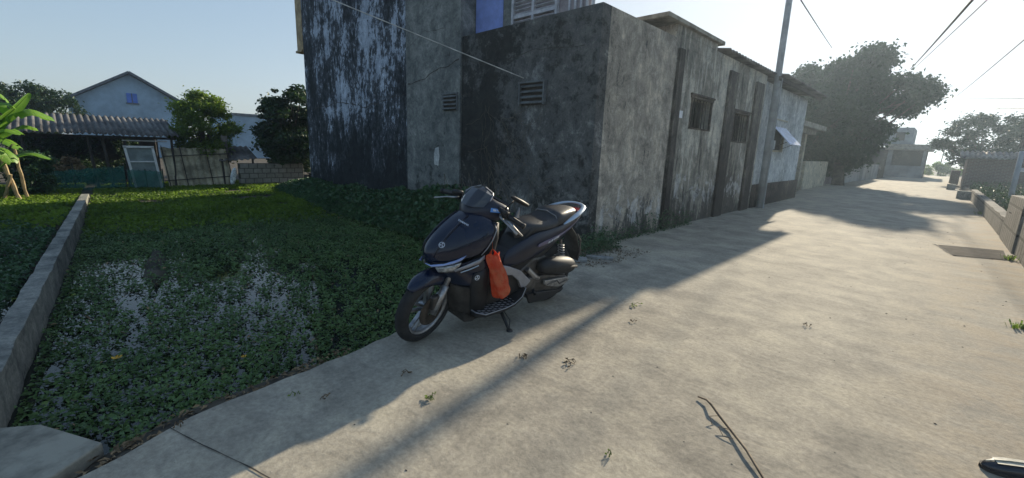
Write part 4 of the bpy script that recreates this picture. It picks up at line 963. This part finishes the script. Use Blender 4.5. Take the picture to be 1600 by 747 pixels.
rust = plain('rusty_disc', (.075, .062, .05), .6, .5, .4, 22)

SO = Vector((-2.37, 2.205, 0)); LEAN = R(9)
SC = empty('motor_scooter', SO, 'dark navy motor scooter leaning on its side stand at the pond edge', 'motor scooter')
SC['label'] = 'dark navy motor scooter leaning on its side stand at the pond edge'
def L2(p):     # bike coordinates (u forward, v left, w up) -> scooter empty's frame
    u, v, w = p; c, s = math.cos(LEAN), math.sin(LEAN)
    return Vector((v * c + w * s, -u, w * c - v * s))
ST = R(-13); AX0 = Vector((.605, 0, .25)); AXD = (Vector((.30, 0, .93)) - AX0).normalized(); RM = Matrix.Rotation(-ST, 4, AXD)
def LS(p): return L2(AX0 + (RM @ (Vector(p) - AX0)))
def B(f=L2): b = MB(f); b.local = True; return b
def P_(mb, name, mat, parent=SC, **k): return mb.build(name, mat, parent, **k)
def mir(rows): return [[(u, -v, w) for u, v, w in r[::-1]][:-1] + list(r) for r in rows]       # rows start on the centre line
def flip(rows): return [[(u, -v, w) for u, v, w in r] for r in rows]

def wheel(c, rt_, wid, f, name, rear=False):
    t = B(f); rim_r = rt_ - .056
    prof = []
    for i in range(17):
        a = math.pi * (i / 16) ; prof.append((rim_r - .006 + (rt_ - rim_r + .006) * math.sin(a) ** .62, -wid / 2 * math.cos(a)))
    t.lathe(prof + [(rim_r - .008, 0)], c, (0, 1, 0), 48, True)
    ty = P_(t, 'tyre', rubber, smooth=True)
    tr_ = B(f)
    for i in range(44):
        a = 2 * math.pi * i / 44
        for sgn in (-1, 1):
            p = []
            for rr, vv, da in ((rt_ - .002, .006, 0), (rt_ - .006, .02, .05), (rt_ - .017, .034, .10)):
                for w_ in (-.012, .012): p.append((c[0] + (rr + .0008) * math.cos(a + da + w_ + sgn * .035), sgn * vv * wid / .11, c[2] + (rr + .0008) * math.sin(a + da + w_ + sgn * .035)))
            tr_.add(p, [(0, 1, 3, 2), (2, 3, 5, 4)])
    tr_o = P_(tr_, 'tread', matte, ty)
    w2 = B(f); w2.lathe([(rim_r, -wid * .30), (rim_r - .004, -wid * .36), (rim_r - .02, -wid * .33), (rim_r - .024, 0), (rim_r - .02, wid * .33), (rim_r - .004, wid * .36), (rim_r, wid * .30)], c, (0, 1, 0), 48)
    w2.lathe([(0, -.045), (.032, -.045), (.036, -.02), (.036, .02), (.032, .045), (0, .045)], c, (0, 1, 0), 24)
    rm = P_(w2, 'rim', alloy, smooth=True)
    for k in range(5):
        sp = B(f); a = 2 * math.pi * k / 5 + .35
        for da in (-.16, .16):
            p0 = Vector((c[0] + .03 * math.cos(a + da * 2.2), .0, c[2] + .03 * math.sin(a + da * 2.2))); p1 = Vector((c[0] + (rim_r - .018) * math.cos(a + da), .0, c[2] + (rim_r - .018) * math.sin(a + da)))
            sp.beam(p0, p1, .030, .015, (0, 0, 1) if abs(math.sin(a)) < .8 else (1, 0, 0))
        P_(sp, 'spoke', alloy, rm, bevel=.003)
    return rm
rmf = wheel((.605, 0, .25), .253, .085, LS, 'front')
d_ = B(LS); d_.lathe([(.035, .052), (.108, .052), (.108, .056), (.035, .056)], (.605, 0, .25), (0, 1, 0), 36, True); P_(d_, 'brake_disc', rust)
d_ = B(LS); d_.box(.655 - .09, .655 - .02, .045, .085, .27, .37); P_(d_, 'caliper', darkalloy, bevel=.012)
wheel((-.675, 0, .262), .265, .135, L2, 'rear')

for s in (1, -1):
    f = B(LS); f.tube([(.612, s * .075, .235), (.56, s * .075, .345), (.525, s * .073, .425)], [.024, .027, .026], 12); f.tube([(.525, s * .073, .425), (.46, s * .07, .56)], .017, 10)
    f.tube([(.605, s * .058, .25), (.605, s * .095, .25)], .014, 8)
    P_(f, 'fork_leg', alloy, smooth=True)
# reflectors either side of fender
for s in (1, -1):
    f = B(LS); f.box(.43, .445, s * .083 - .008, s * .083 + .008, .425, .45); P_(f, 'reflector', white_s, bevel=.002)
f = B(LS); rows = []
n = 26
for i in range(n + 1):
    t = i / n; th = R(45 + 113 * t); Rr_ = .259 + .006 * math.sin(math.pi * t)
    hw = .058 * (1 - max(0, (.22 - t) / .22) ** 2 * .55); sk = .030 + .05 * max(0, math.sin(math.pi * (t * 1.15 - .18))) if t < .99 else .04
    sk *= min(1, .1 + t * 4)
    row = []
    for k in range(-5, 6):
        a = k / 5
        if abs(a) > .79: v = hw * (1.02 if abs(a) < .9 else 1.05) * (1 if a > 0 else -1); rr = Rr_ - sk * (abs(a) - .6) / .4
        else: v = hw * a / .8; rr = Rr_ + .014 * (1 - (a / .8) ** 2)
        row.append((.605 + rr * math.cos(th), v, .25 + rr * math.sin(th)))
    rows.append(row)
f.grid(rows); P_(f, 'front_fender', paint, smooth=True, solid=.004)

# front cowl
C0 = [[(.645, 0, .578), (.600, .055, .572), (.540, .112, .595), (.455, .155, .628), (.400, .168, .640)],
      [(.672, 0, .632), (.628, .066, .632), (.545, .130, .640), (.430, .172, .648), (.330, .185, .655)],
      [(.648, 0, .690), (.603, .070, .698), (.510, .142, .708), (.390, .184, .708), (.295, .196, .700)],
      [(.566, 0, .765), (.535, .068, .775), (.440, .146, .775), (.340, .190, .768), (.270, .206, .755)],
      [(.478, 0, .836), (.452, .064, .842), (.368, .136, .832), (.300, .180, .820), (.248, .206, .820)],
      [(.395, 0, .890), (.375, .058, .892), (.315, .110, .880), (.270, .150, .862), (.238, .172, .852)],
      [(.330, 0, .912), (.315, .050, .912), (.280, .090, .900), (.250, .120, .882), (.232, .135, .875)]]
f = B(); f.grid(mir(C0)); fc_ = P_(f, 'front_cowl', paint, smooth=True, solid=.006, sub=2); crease(fc_, 9, (3, 5), .9); crease(fc_, 9, (1, 7), .5)
# raised centre spine panel and crease lines
def along(j, off=.004, i0=0, i1=7):
    return [Vector(C0[i][j]) + Vector((off, (off if C0[i][j][1] > 0 else 0), off)) for i in range(i0, i1)]
for s in (1, -1):
    f = B(); p = [Vector((q.x, q.y * s, q.z)) for q in along(1, .001, 1, 6)]; f.tube(p, [.003, .005, .006, .006, .004], 6); P_(f, 'crease_trim', paint2, fc_, smooth=True)
    f = B(); p = [Vector((q[0], q[1] * s, q[2])) for q in [(.545, .133, .690), (.44, .176, .738), (.36, .186, .762), (.30, .199, .800)]]; f.tube(p, .0022, 5); P_(f, 'panel_seam', matte, fc_)
    f = B(); p = [Vector((q[0], q[1] * s, q[2])) for q in [(.335, .192, .652), (.298, .202, .70), (.270, .212, .757), (.246, .212, .822), (.236, .178, .855)]]; f.tube(p, .0035, 6); P_(f, 'edge_trim', silver, fc_, smooth=True)
# head lamps
for s in (1, -1):
    f = B(); top = [(.655, .030, .594), (.632, .055, .586), (.575, .098, .600), (.510, .136, .624), (.440, .168, .662)]; bot = [(.652, .022, .588), (.618, .056, .566), (.572, .100, .582), (.520, .134, .600), (.475, .152, .618)]
    f.grid([[(u + .006, s * (v + .004), w) for u, v, w in r] for r in (top, [((a[0] + b[0]) / 2 + .006, (a[1] + b[1]) / 2 + .006, (a[2] + b[2]) / 2) for a, b in zip(top, bot)], bot)])
    hl = P_(f, 'headlight', ledblue, smooth=True, solid=.006)
    f = B(); f.grid([[(u, s * v, w) for u, v, w in r] for r in ([(.606, .066, .563), (.560, .108, .578), (.505, .142, .596), (.47, .158, .61)], [(.590, .078, .535), (.552, .112, .545), (.510, .140, .562), (.480, .155, .585)], [(.565, .072, .520), (.53, .105, .528), (.50, .13, .54), (.475, .14, .57)])])
    P_(f, 'lens', clear, hl, smooth=True, solid=.005)
    f = B(); f.tube([(.624, s * .060, .600), (.575, s * .104, .600), (.515, s * .142, .618)], .0035, 5); P_(f, 'bezel', matte, hl)
# front indicator gills and silver trim on the lower cowl
C1 = [[(.600, 0, .560), (.572, .058, .552), (.500, .130, .580), (.340, .180, .640), (.255, .186, .660)],
      [(.552, 0, .520), (.532, .060, .500), (.462, .132, .510), (.330, .178, .535), (.240, .184, .55)],
      [(.475, 0, .430), (.460, .060, .420), (.412, .120, .405), (.315, .165, .405), (.230, .175, .42)],
      [(.430, 0, .300), (.418, .050, .300), (.375, .108, .290), (.295, .150, .280), (.220, .160, .27)],
      [(.400, 0, .190), (.392, .050, .185), (.350, .092, .170), (.285, .125, .150), (.210, .140, .15)]]
f = B(); f.grid(mir(C1)[:3]); P_(f, 'lower_cowl', paint, smooth=True, solid=.005, sub=1)
f = B(); f.grid(mir(C1)[2:]); P_(f, 'inner_guard', dust, smooth=True, solid=.005, sub=1)
for s in (1, -1):
    f = B(); f.grid([[(.510, s * .140, .556), (.430, s * .166, .588), (.345, s * .190, .622), (.305, s * .194, .648)], [(.500, s * .142, .543), (.425, s * .168, .566), (.345, s * .190, .590), (.300, s * .193, .622)]]); P_(f, 'silver_trim', silver, smooth=True, solid=.006)
    f = B(); f.tube([(.46, s * .150, .535), (.40, s * .172, .556), (.34, s * .186, .578)], .004, 5); P_(f, 'gill', palesilver)
    f = B(); f.grid([[(.24, s * .188, .56), (.30, s * .186, .53), (.36, s * .176, .515)], [(.235, s * .186, .44), (.29, s * .178, .42), (.36, s * .155, .41)], [(.215, s * .17, .30), (.27, s * .162, .28), (.33, s * .135, .27)], [(.20, s * .155, .18), (.25, s * .145, .15), (.30, s * .12, .15)]]); P_(f, 'side_guard', matte, smooth=True, solid=.006)
f = B(); f.prism([(.35, .175), (.33, .10), (.25, .085), (.225, .10), (.16, .14), (-.28, .18), (-.30, .30), (.2, .30)], 'y', -.105, .105); P_(f, 'belly', dust, bevel=.012)
# handlebar cowl + visor (steered)
h0 = [[(.378, 0, .900), (.352, .055, .882), (.295, .115, .858), (.215, .165, .862), (.175, .18, .885)],
      [(.362, 0, .948), (.336, .064, .940), (.275, .125, .925), (.185, .180, .930), (.140, .20, .935)],
      [(.306, 0, 1.000), (.284, .074, .990), (.235, .124, .970), (.158, .168, .966), (.120, .19, .955)],
      [(.240, 0, 1.034), (.222, .062, 1.026), (.190, .104, 1.000), (.140, .135, .982), (.105, .15, .965)]]
f = B(LS); f.grid(mir(h0)); hc = P_(f, 'handlebar_cowl', paint2, smooth=True, solid=.006, sub=1)
v0 = [[(.372, 0, .950), (.352, .050, .948), (.300, .096, .955)], [(.322, 0, 1.002), (.302, .064, .996), (.255, .104, .995)], [(.262, 0, 1.050), (.246, .060, 1.040), (.215, .088, 1.022)], [(.212, 0, 1.064), (.204, .040, 1.050), (.186, .070, 1.030)]]
f = B(LS); f.grid(mir([[(u + .006, v, w + .004) for u, v, w in r] for r in v0])); wsn = P_(f, 'windscreen', visor, smooth=False, solid=.004)
for s in (1, -1):
    f = B(LS); f.tube([(.350, s * .052, .956), (.256, s * .108, 1.002), (.216, s * .094, 1.030), (.190, s * .074, 1.038), (.214, s * .02, 1.067)][1:], .0035, 5); P_(f, 'edge_trim', silver, wsn)
f = B(LS); f.grid([[(.10, -.15, .965), (.14, 0, 1.0), (.10, .15, .965)], [(.09, -.15, .87), (.07, 0, .86), (.09, .15, .87)]]); P_(f, 'dashboard', matte, solid=.02)
f = B(LS); f.grid([[(.262, .128, .962), (.205, .166, .956)], [(.268, .132, .934), (.206, .176, .932)]]); st = P_(f, 'sticker', tealblue, solid=.002)
f = B(LS); f.grid([[(.250, .139, .955), (.232, .152, .953)], [(.252, .142, .942), (.233, .156, .941)]]); f.grid([[(.226, .157, .952), (.214, .165, .951)], [(.227, .160, .943), (.215, .169, .942)]]); P_(f, 'sticker_mark', white_s, st, solid=.003)
# bars
f = B(LS); f.tube([(.19, -.36, .905), (.185, -.2, .93), (.20, 0, .92), (.185, .2, .93), (.19, .36, .905)], .011, 10); hb = P_(f, 'handlebar', darkalloy, smooth=True)
for s in (1, -1):
    f = B(LS); f.tube([(.187, s * .235, .925), (.188, s * .25, .923), (.19, s * .35, .907)], [.020, .017, .0175], 14); f.tube([(.19, s * .353, .9065), (.19, s * .368, .904)], .020, 12); P_(f, 'grip', matte, smooth=True)
    f = B(LS); f.box(.165, .215, s * .205 - .022, s * .205 + .022, .90, .952); P_(f, 'switch_housing', matte, bevel=.008)
    f = B(LS); f.tube([(.215, s * .185, .925), (.245, s * .205, .92), (.258, s * .26, .905), (.255, s * .32, .880), (.262, s * .365, .862)], [.010, .009, .0075, .0065, .010], 8, squash=.7); P_(f, 'brake_lever', alloy, smooth=True)
    f = B(LS); f.tube([(.205, s * .165, .955), (.225, s * .20, .958), (.228, s * .235, .95)], .017, 10); P_(f, 'master_cylinder', matte, smooth=True)
f = B(LS); f.tube([(.215, .21, .905), (.22, .26, .90), (.205, .33, .86), (.17, .36, .83)], [.008, .012, .010, .006], 8); P_(f, 'cable', alloy, smooth=True)
f = B(LS); f.tube([(.235, .02, .875), (.26, .10, .845), (.245, .17, .845)], .006, 6); P_(f, 'hook', plain('brass_hook', (.6, .5, .3), .3, .8, .1, 4), smooth=True)
# mirror folded low on the left
f = B(LS); f.tube([(.20, .19, .955), (.15, .20, 1.0), (.10, .20, 1.02)], .006, 8); mr = P_(f, 'mirror', matte, smooth=True)
f = B(); f.tube([(.145, .20, 1.045), (.12, .20, 1.035), (.04, .20, 1.0), (-.02, .20, .975), (-.03, .20, .97)], [.004, .026, .034, .028, .004], 10, squash=.5); P_(f, 'housing', matte, mr, smooth=True)
f = B(); f.add([(.055, .19, .885), (.02, .19, .88), (.028, .19, .955)], [(0, 1, 2)]); P_(f, 'lug', silver, mr, solid=.012)
# inner leg shield, tunnel, body core
f = B(); f.grid([[(.225, v, .86) for v in (-.175, -.09, 0, .09, .175)], [(.235, v, .76) for v in (-.20, -.1, 0, .1, .20)], [(.245, v, .64) for v in (-.19, -.1, 0, .1, .19)], [(.225, v, .45) for v in (-.18, -.1, 0, .1, .18)], [(.21, v, .25) for v in (-.16, -.1, 0, .1, .16)]]); P_(f, 'leg_shield', matte, smooth=True, solid=.03)
f = B(); f.prism([(.25, .64), (.14, .56), (.02, .535), (-.08, .58), (-.16, .68), (-.22, .755), (-.32, .785), (-.78, .815), (-.84, .77), (-.62, .62), (-.42, .47), (-.30, .26), (.26, .18)], 'y', -.115, .115); P_(f, 'tunnel', matte, bevel=.03)
# floorboards
for s in (1, -1):
    prof = [(.300, .205), (.25, .200), (.05, .200), (-.04, .214), (-.11, .252), (-.175, .300)]
    f = B(); rows = [[(u, s * v, w) for v in (.09, .16, .225 - (.05 if i == 0 else 0) - (.03 if i == 5 else 0))] for i, (u, w) in enumerate(prof)]
    f.grid(rows); fb = P_(f, 'floorboard', matte, solid=.022)
    f = B(); f.tube([(u + (.0 if i else .0), s * (.228 - (.05 if i == 0 else 0) - (.03 if i == 5 else 0)), w + .003) for i, (u, w) in enumerate(prof)] + [(-.17, s * .13, .305)], .004, 6); f.tube([(.30, s * .175, .208), (.305, s * .10, .21)], .004, 6); P_(f, 'edge_strip', silver, fb)
    f = B()
    for i in range(11):
        u = .27 - i * .032; w = np.interp(-u, [-p[0] for p in prof], [p[1] for p in prof])
        for j in range(3):
            v = .12 + j * .034 + (.012 if i % 2 else 0)
            f.add([(u, s * v, w + .004), (u - .02, s * (v + .004), w + .004), (u - .024, s * (v + .020), w + .004), (u - .004, s * (v + .016), w + .004)], [(0, 1, 2, 3)])
    P_(f, 'tread_pattern', silver if s > 0 else matte, fb, solid=.002)
    f = B(); f.grid([[(.30, s * .175, .20), (.05, s * .218, .19), (-.05, s * .215, .20), (-.17, s * .19, .28)], [(.28, s * .15, .14), (.05, s * .17, .13), (-.07, s * .17, .15), (-.2, s * .15, .22)]]); P_(f, 'skirt', dust, solid=.01, smooth=True)
    # silver side panel
    f = B(); f.prism([(.125, .535), (.02, .505), (-.113, .447), (-.247, .338), (-.20, .30), (-.144, .300), (-.10, .37), (-.02, .43), (.10, .452), (.16, .47)], 'y', s * .150, s * .176); P_(f, 'side_panel', silver, bevel=.006)
    f = B(); f.prism([(.16, .50), (.0, .46), (-.12, .40), (-.2, .31), (-.15, .27), (.0, .23), (.22, .22), (.22, .45)], 'y', s * .11, s * .150); P_(f, 'side_cover', matte, bevel=.01)
    # rear body
    rows = [[(.02, s * .10, .600), (-.12, s * .115, .665), (-.26, s * .130, .725), (-.42, s * .135, .735), (-.58, s * .135, .752), (-.74, s * .115, .795), (-.88, s * .075, .822), (-.95, s * .03, .822)],
            [(.06, s * .125, .555), (-.10, s * .145, .615), (-.25, s * .160, .660), (-.42, s * .165, .680), (-.60, s * .155, .712), (-.76, s * .125, .762), (-.89, s * .085, .798), (-.965, s * .03, .808)],
            [(.07, s * .135, .510), (-.08, s * .155, .540), (-.24, s * .168, .580), (-.42, s * .165, .625), (-.60, s * .150, .668), (-.76, s * .118, .722), (-.88, s * .080, .762), (-.955, s * .03, .785)],
            [(.03, s * .125, .475), (-.10, s * .140, .480), (-.24, s * .150, .505), (-.42, s * .145, .570), (-.60, s * .125, .628), (-.75, s * .095, .672), (-.86, s * .060, .715), (-.93, s * .02, .76)]]
    f = B(); f.grid(rows); rb = P_(f, 'rear_cowl', paint2, smooth=True, solid=.006, sub=1)
    st_ = [Vector(p).lerp(Vector(q), .25) for p, q in zip(rows[1], rows[2])][2:8]; sb_ = [Vector(p).lerp(Vector(q), .85) for p, q in zip(rows[1], rows[2])][2:8]
    o_ = Vector((0, s * .005, .001)); f = B(); f.grid([[p + o_ for p in st_], [p + o_ for p in sb_]]); P_(f, 'stripe', lilac, rb, smooth=True, solid=.002, sub=1)
# seat
def seat_rows(spec):
    rows = []
    for u, top, hw, botw in spec:
        r_ = []
        for k in range(-6, 7):
            a = k / 6; v = hw * math.copysign(min(1, abs(a) * 1.25), a) if abs(a) < .8 else hw * (1.0 + (abs(a) - .8) * .2) * math.copysign(1, a)
            w = top - .018 * (abs(a) / .8) ** 2.5 if abs(a) <= .8 else top - .018 - (top - .018 - botw) * (abs(a) - .8) / .2
            r_.append((u, v, w))
        rows.append(r_)
    return rows
f = B(); f.grid(seat_rows([(-.115, .700, .050, .665), (-.15, .752, .075, .68), (-.20, .782, .095, .71), (-.28, .792, .118, .725), (-.38, .790, .135, .735), (-.46, .800, .140, .742), (-.505, .818, .140, .748)]))
f.add([(-.507, v, w) for v, w in ((-.13, .75), (.13, .75), (.13, .80), (0, .816), (-.13, .80))], [(0, 1, 2, 3, 4)])
P_(f, 'seat', seatm, smooth=True, sub=1)
f = B(); f.grid(seat_rows([(-.500, .800, .120, .750), (-.512, .842, .134, .752), (-.56, .856, .134, .765), (-.66, .862, .118, .785), (-.76, .862, .095, .805), (-.83, .850, .070, .825), (-.86, .835, .03, .828)])); P_(f, 'pillion_seat', seatm, smooth=True, sub=1)
f = B(); f.tube([(-.508, -.135, .775), (-.508, -.10, .823), (-.508, 0, .838), (-.508, .10, .823), (-.508, .135, .775)], .004, 6); P_(f, 'seat_piping', plain('grey_piping', (.2, .2, .2), .5), smooth=True)
# grab rail
path = [(-.56, .158, .765), (-.66, .156, .800), (-.76, .142, .832), (-.86, .112, .856), (-.93, .065, .866), (-.955, 0, .868)]
path = path + [(u, -v, w) for u, v, w in path[-2::-1]]
f = B(); rows = []
for i, p in enumerate(path):
    p = Vector(p); q = Vector(path[min(i + 1, len(path) - 1)]) - Vector(path[max(i - 1, 0)]); sd2 = q.normalized().cross(Vector((0, 0, 1))).normalized(); e = .35 if i in (0, len(path) - 1) else 1
    rows.append([p + sd2 * a * .024 * e + Vector((0, 0, b * .011 * e)) for a, b in ((-1, -1), (1, -1), (1, .4), (0, 1), (-1, .8))])
f.grid(rows, True); P_(f, 'grab_rail', palesilver, smooth=True, sub=1)
f = B(); f.prism([(-.86, -.06), (-.955, -.04), (-.968, 0), (-.955, .04), (-.86, .06)], 'z', .785, .825); P_(f, 'tail_light', red, bevel=.01)
# rear mudguard, shocks, exhaust, engine, transmission
f = B(); f.grid([[(-.80, v, .70) for v in (-.06, 0, .06)], [(-.90, v, .60) for v in (-.075, 0, .075)], [(-.97, v, .46) for v in (-.085, 0, .085)], [(-1.01, v, .34) for v in (-.07, 0, .07)]]); P_(f, 'rear_mudguard', dust, smooth=True, solid=.008)
f = B(); f.tube([(-.88, .09, .62), (-.93, .10, .56), (-.96, .10, .44), (-.965, .09, .38)], .009, 6); P_(f, 'mudguard_stay', darkalloy)
for s in (1, -1):
    f = B(); a_, b_ = Vector((-.60, s * .125, .62)), Vector((-.70, s * .125, .34)); f.tube([a_, b_], .012, 8); shk = P_(f, 'shock_absorber', darkalloy)
    f = B(); f.tube([a_.lerp(b_, .15 + .6 * i / 72) + Vector((.026 * math.cos(i * .62), .026 * math.sin(i * .62), 0)) for i in range(73)], .005, 6); P_(f, 'spring', alloy, shk, smooth=True)
f = B(); f.tube([(-.34, .145, .42), (-.40, .155, .43), (-.52, .165, .425), (-.66, .165, .40), (-.76, .155, .375), (-.79, .15, .37)], [.045, .075, .085, .085, .07, .03], 14, squash=.95 ); P_(f, 'air_box', matte, smooth=True, sub=1)
f = B(); f.tube([(-.44, .225, .43), (-.75, .235, .395)], .012, 6); P_(f, 'air_box_rib', dust, smooth=True)
f = B(); f.prism([(-.18, .28), (-.24, .36), (-.42, .35), (-.62, .31), (-.74, .28), (-.76, .23), (-.68, .18), (-.46, .15), (-.26, .17)], 'y', .10, .165); P_(f, 'transmission_case', darkalloy, bevel=.015)
f = B(); f.prism([(-.40, .315), (-.55, .305), (-.70, .290), (-.745, .262), (-.70, .225), (-.60, .215), (-.48, .245), (-.41, .27)], 'y', .166, .195); tc = P_(f, 'transmission_cover', alloy, bevel=.01)
f = B(); f.tube([(-.44, .197, .275), (-.56, .199, .285), (-.60, .199, .25), (-.70, .197, .262)], .006, 6); P_(f, 'rib', darkalloy, tc)
f = B(); f.prism([(-.20, .24), (-.42, .215), (-.62, .185), (-.70, .185), (-.66, .155), (-.46, .125), (-.26, .14)], 'y', .166, .19); P_(f, 'case_guard', matte, bevel=.01)
f = B(); f.prism([(-.16, .42), (-.30, .50), (-.46, .50), (-.50, .38), (-.36, .30), (-.2, .27)], 'y', -.11, .12); P_(f, 'engine', darkalloy, bevel=.02)
f = B(); f.tube([(-.22, .14, .43), (-.30, .150, .36), (-.36, .155, .33)], [.02, .026, .016], 8); P_(f, 'bracket', alloy)
f = B(); f.tube([(-.26, -.10, .2), (-.5, -.16, .24), (-.6, -.17, .28), (-.92, -.18, .36)], [.02, .025, .055, .05], 12); P_(f, 'exhaust', matte, smooth=True)
# side stand
f = B(); f.tube([(.02, .135, .15), (.035, .225, .09), (.05, .285, .056)], [.014, .012, .010], 8); f.tube([(.0, .155, .14), (.0, .24, .095), (.045, .285, .062)], .004, 5)
f.lathe([(0, 0), (.024, 0), (.024, .008), (0, .008)], (.055, .300, .049), (0, .156, .988), 10); P_(f, 'side_stand', matte, smooth=True)
f = B(); f.tube([(-.34, .13, .25), (-.28, .20, .235), (-.26, .245, .24)], .011, 8); P_(f, 'foot_peg', matte)

# badges ----------------
def mat_on(p, n, upv, f):
    """frame in bike coords then mapped through f, for flat emblems"""
    P0 = f(p); N = (f(Vector(p) + Vector(n)) - P0).normalized(); U = (f(Vector(p) + Vector(upv)) - P0); U = (U - N * U.dot(N)).normalized(); X = U.cross(N)
    return P0, X, U, N
def emblem(p, n, upv, r_, parent, f=L2):
    P0, X, U, N = mat_on(p, n, upv, f); mb = MB(); mb.local = True
    q = lambda a, b, c=0: P0 + X * a + U * b + N * (.003 + c)
    ring = [[q(rr * math.cos(t), rr * math.sin(t)) for t in [2 * math.pi * i / 28 for i in range(28)]] for rr in (r_, r_ * .84)]; mb.grid(ring, True)
    for k in range(3):
        a = math.pi / 2 + k * 2 * math.pi / 3; ca, sa = math.cos(a), math.sin(a)
        def z(l, t): return q(ca * l - sa * t, sa * l + ca * t)
        mb.add([z(0, -.06 * r_), z(.5 * r_, -.06 * r_), z(.5 * r_, .06 * r_), z(0, .06 * r_)], [(0, 1, 2, 3)])
        for t0 in (-.2, 0, .2): mb.add([z(.42 * r_, (t0 - .05) * r_), z(.86 * r_, (t0 - .05) * r_), z(.86 * r_, (t0 + .05) * r_), z(.42 * r_, (t0 + .05) * r_)], [(0, 1, 2, 3)])
        mb.add([z(.36 * r_, -.25 * r_), z(.46 * r_, -.25 * r_), z(.46 * r_, .25 * r_), z(.36 * r_, .25 * r_)], [(0, 1, 2, 3)])
    return mb.build('emblem', white_s, parent, solid=.0015)
emblem((.585, .083, .722), (.62, .42, .60), (-.6, 0, .8), .020, SC)
emblem((.345, .190, .492), (.18, .97, -.1), (-.05, 0, 1), .019, SC)
def text(s, p, n, upv, h, parent, name='lettering', f=L2, mat=white_s, shear=.0):
    cu = bpy.data.curves.new('txt', 'FONT'); cu.body = s; cu.size = h * 1.4; cu.extrude = .0006; cu.align_x = 'CENTER'; cu.align_y = 'CENTER'; cu.shear = shear; cu.offset = h * .025
    ob = bpy.data.objects.new('txt', cu); col.objects.link(ob); bpy.context.view_layer.update()
    me = bpy.data.meshes.new_from_object(ob.evaluated_get(bpy.context.evaluated_depsgraph_get())); bpy.data.objects.remove(ob)
    P0, X, U, N = mat_on(p, n, upv, f); mm = Matrix((X, U, N)).transposed().to_4x4(); mm.translation = P0 + N * .003; me.transform(mm); me.name = name; me.materials.clear()
    return link(name, me, mat, parent)
text('YAMAHA', (.445, .100, .860), (.35, .42, .83), (-.35, .1, .9), .014, SC)
text('BLUE CORE', (-.44, .172, .655), (0, 1, -.12), (.33, 0, 1), .017, SC, shear=.3)

# ---------------- shopping bag hanging from the hook
BG = empty('plastic_bag', SO + L2((.20, .17, .84)), 'knotted orange red plastic bag hanging from the scooter hook', 'bag')
bagm = NT('red_plastic'); bagm.col(bagm.ramp(bagm.noise(14, 6, .6), [(.38, (.95, .10, .03)), (.62, (1.0, .30, .13))]), .25, 0, .5); bagm.bump(bagm.noise(22, 6, .65, None, 2.5), 1.0, .035)
bagm.b.inputs['Transmission Weight'].default_value = 0.0
tb = bagm.n("ShaderNodeBsdfTranslucent"); tb.inputs[0].default_value = (.85, .10, .03, 1); mxb = bagm.n("ShaderNodeMixShader"); mxb.inputs[0].default_value = .42
bagm.l(bagm.b.outputs[0], mxb.inputs[1]); bagm.l(tb.outputs[0], mxb.inputs[2]); bagm.l(mxb.outputs[0], bagm.out.inputs[0])
rows = []
sec = [(.655, .238, .205, .042, .014), (.62, .235, .208, .044, .018), (.57, .215, .212, .042, .026), (.52, .190, .216, .046, .036), (.47, .170, .222, .052, .044), (.42, .150, .226, .058, .050), (.37, .135, .228, .062, .050), (.335, .130, .228, .055, .044), (.315, .132, .228, .032, .028), (.31, .133, .228, .004, .004)]
for w, u, v, ru, rv in sec:
    r_ = []
    for i in range(30):
        a = 2 * math.pi * i / 30; k = 1 + .16 * math.sin(a * 5 + w * 25) * (1 if w > .4 else .5) + .22 * noise.noise(Vector((math.cos(a) * 1.6, math.sin(a) * 1.6, w * 14)))
        r_.append(Vector((u + 1.3 * ru * k * math.cos(a), v + rv * k * math.sin(a), w + .008 * math.sin(a * 3))))
    rows.append(r_)
f = MB(lambda p: L2(p) + SO); f.grid(rows, True); part(BG, f, 'sack', bagm.m, smooth=True, sub=1)
for s in (0, 1):
    f = MB(lambda p: L2(p) + SO); f.tube([(.262 - s * .05, .205, .64), (.262 - s * .045, .20, .66), (.250, .20, .69), (.246, .165, .842), (.235, .160, .83)], [.018, .010, .0015, .0012, .001], 8, squash=.5); part(BG, f, 'handle', bagm.m, smooth=True)

# ------------------------------------------------------------------ air
hz = bpy.data.materials.new('haze'); hz.use_nodes = True; ht = hz.node_tree; ht.nodes.remove(ht.nodes['Principled BSDF'])
pv = ht.nodes.new('ShaderNodeVolumePrincipled'); pv.inputs['Color'].default_value = (.66, .82, 1, 1); pv.inputs['Density'].default_value = .0019; pv.inputs['Anisotropy'].default_value = .55
ht.links.new(pv.outputs[0], ht.nodes['Material Output'].inputs['Volume'])
mb = MB(); mb.box(-450, 450, -350, 950, -1.6, 9.6); tag(mb.build('haze', hz), kind='stuff')
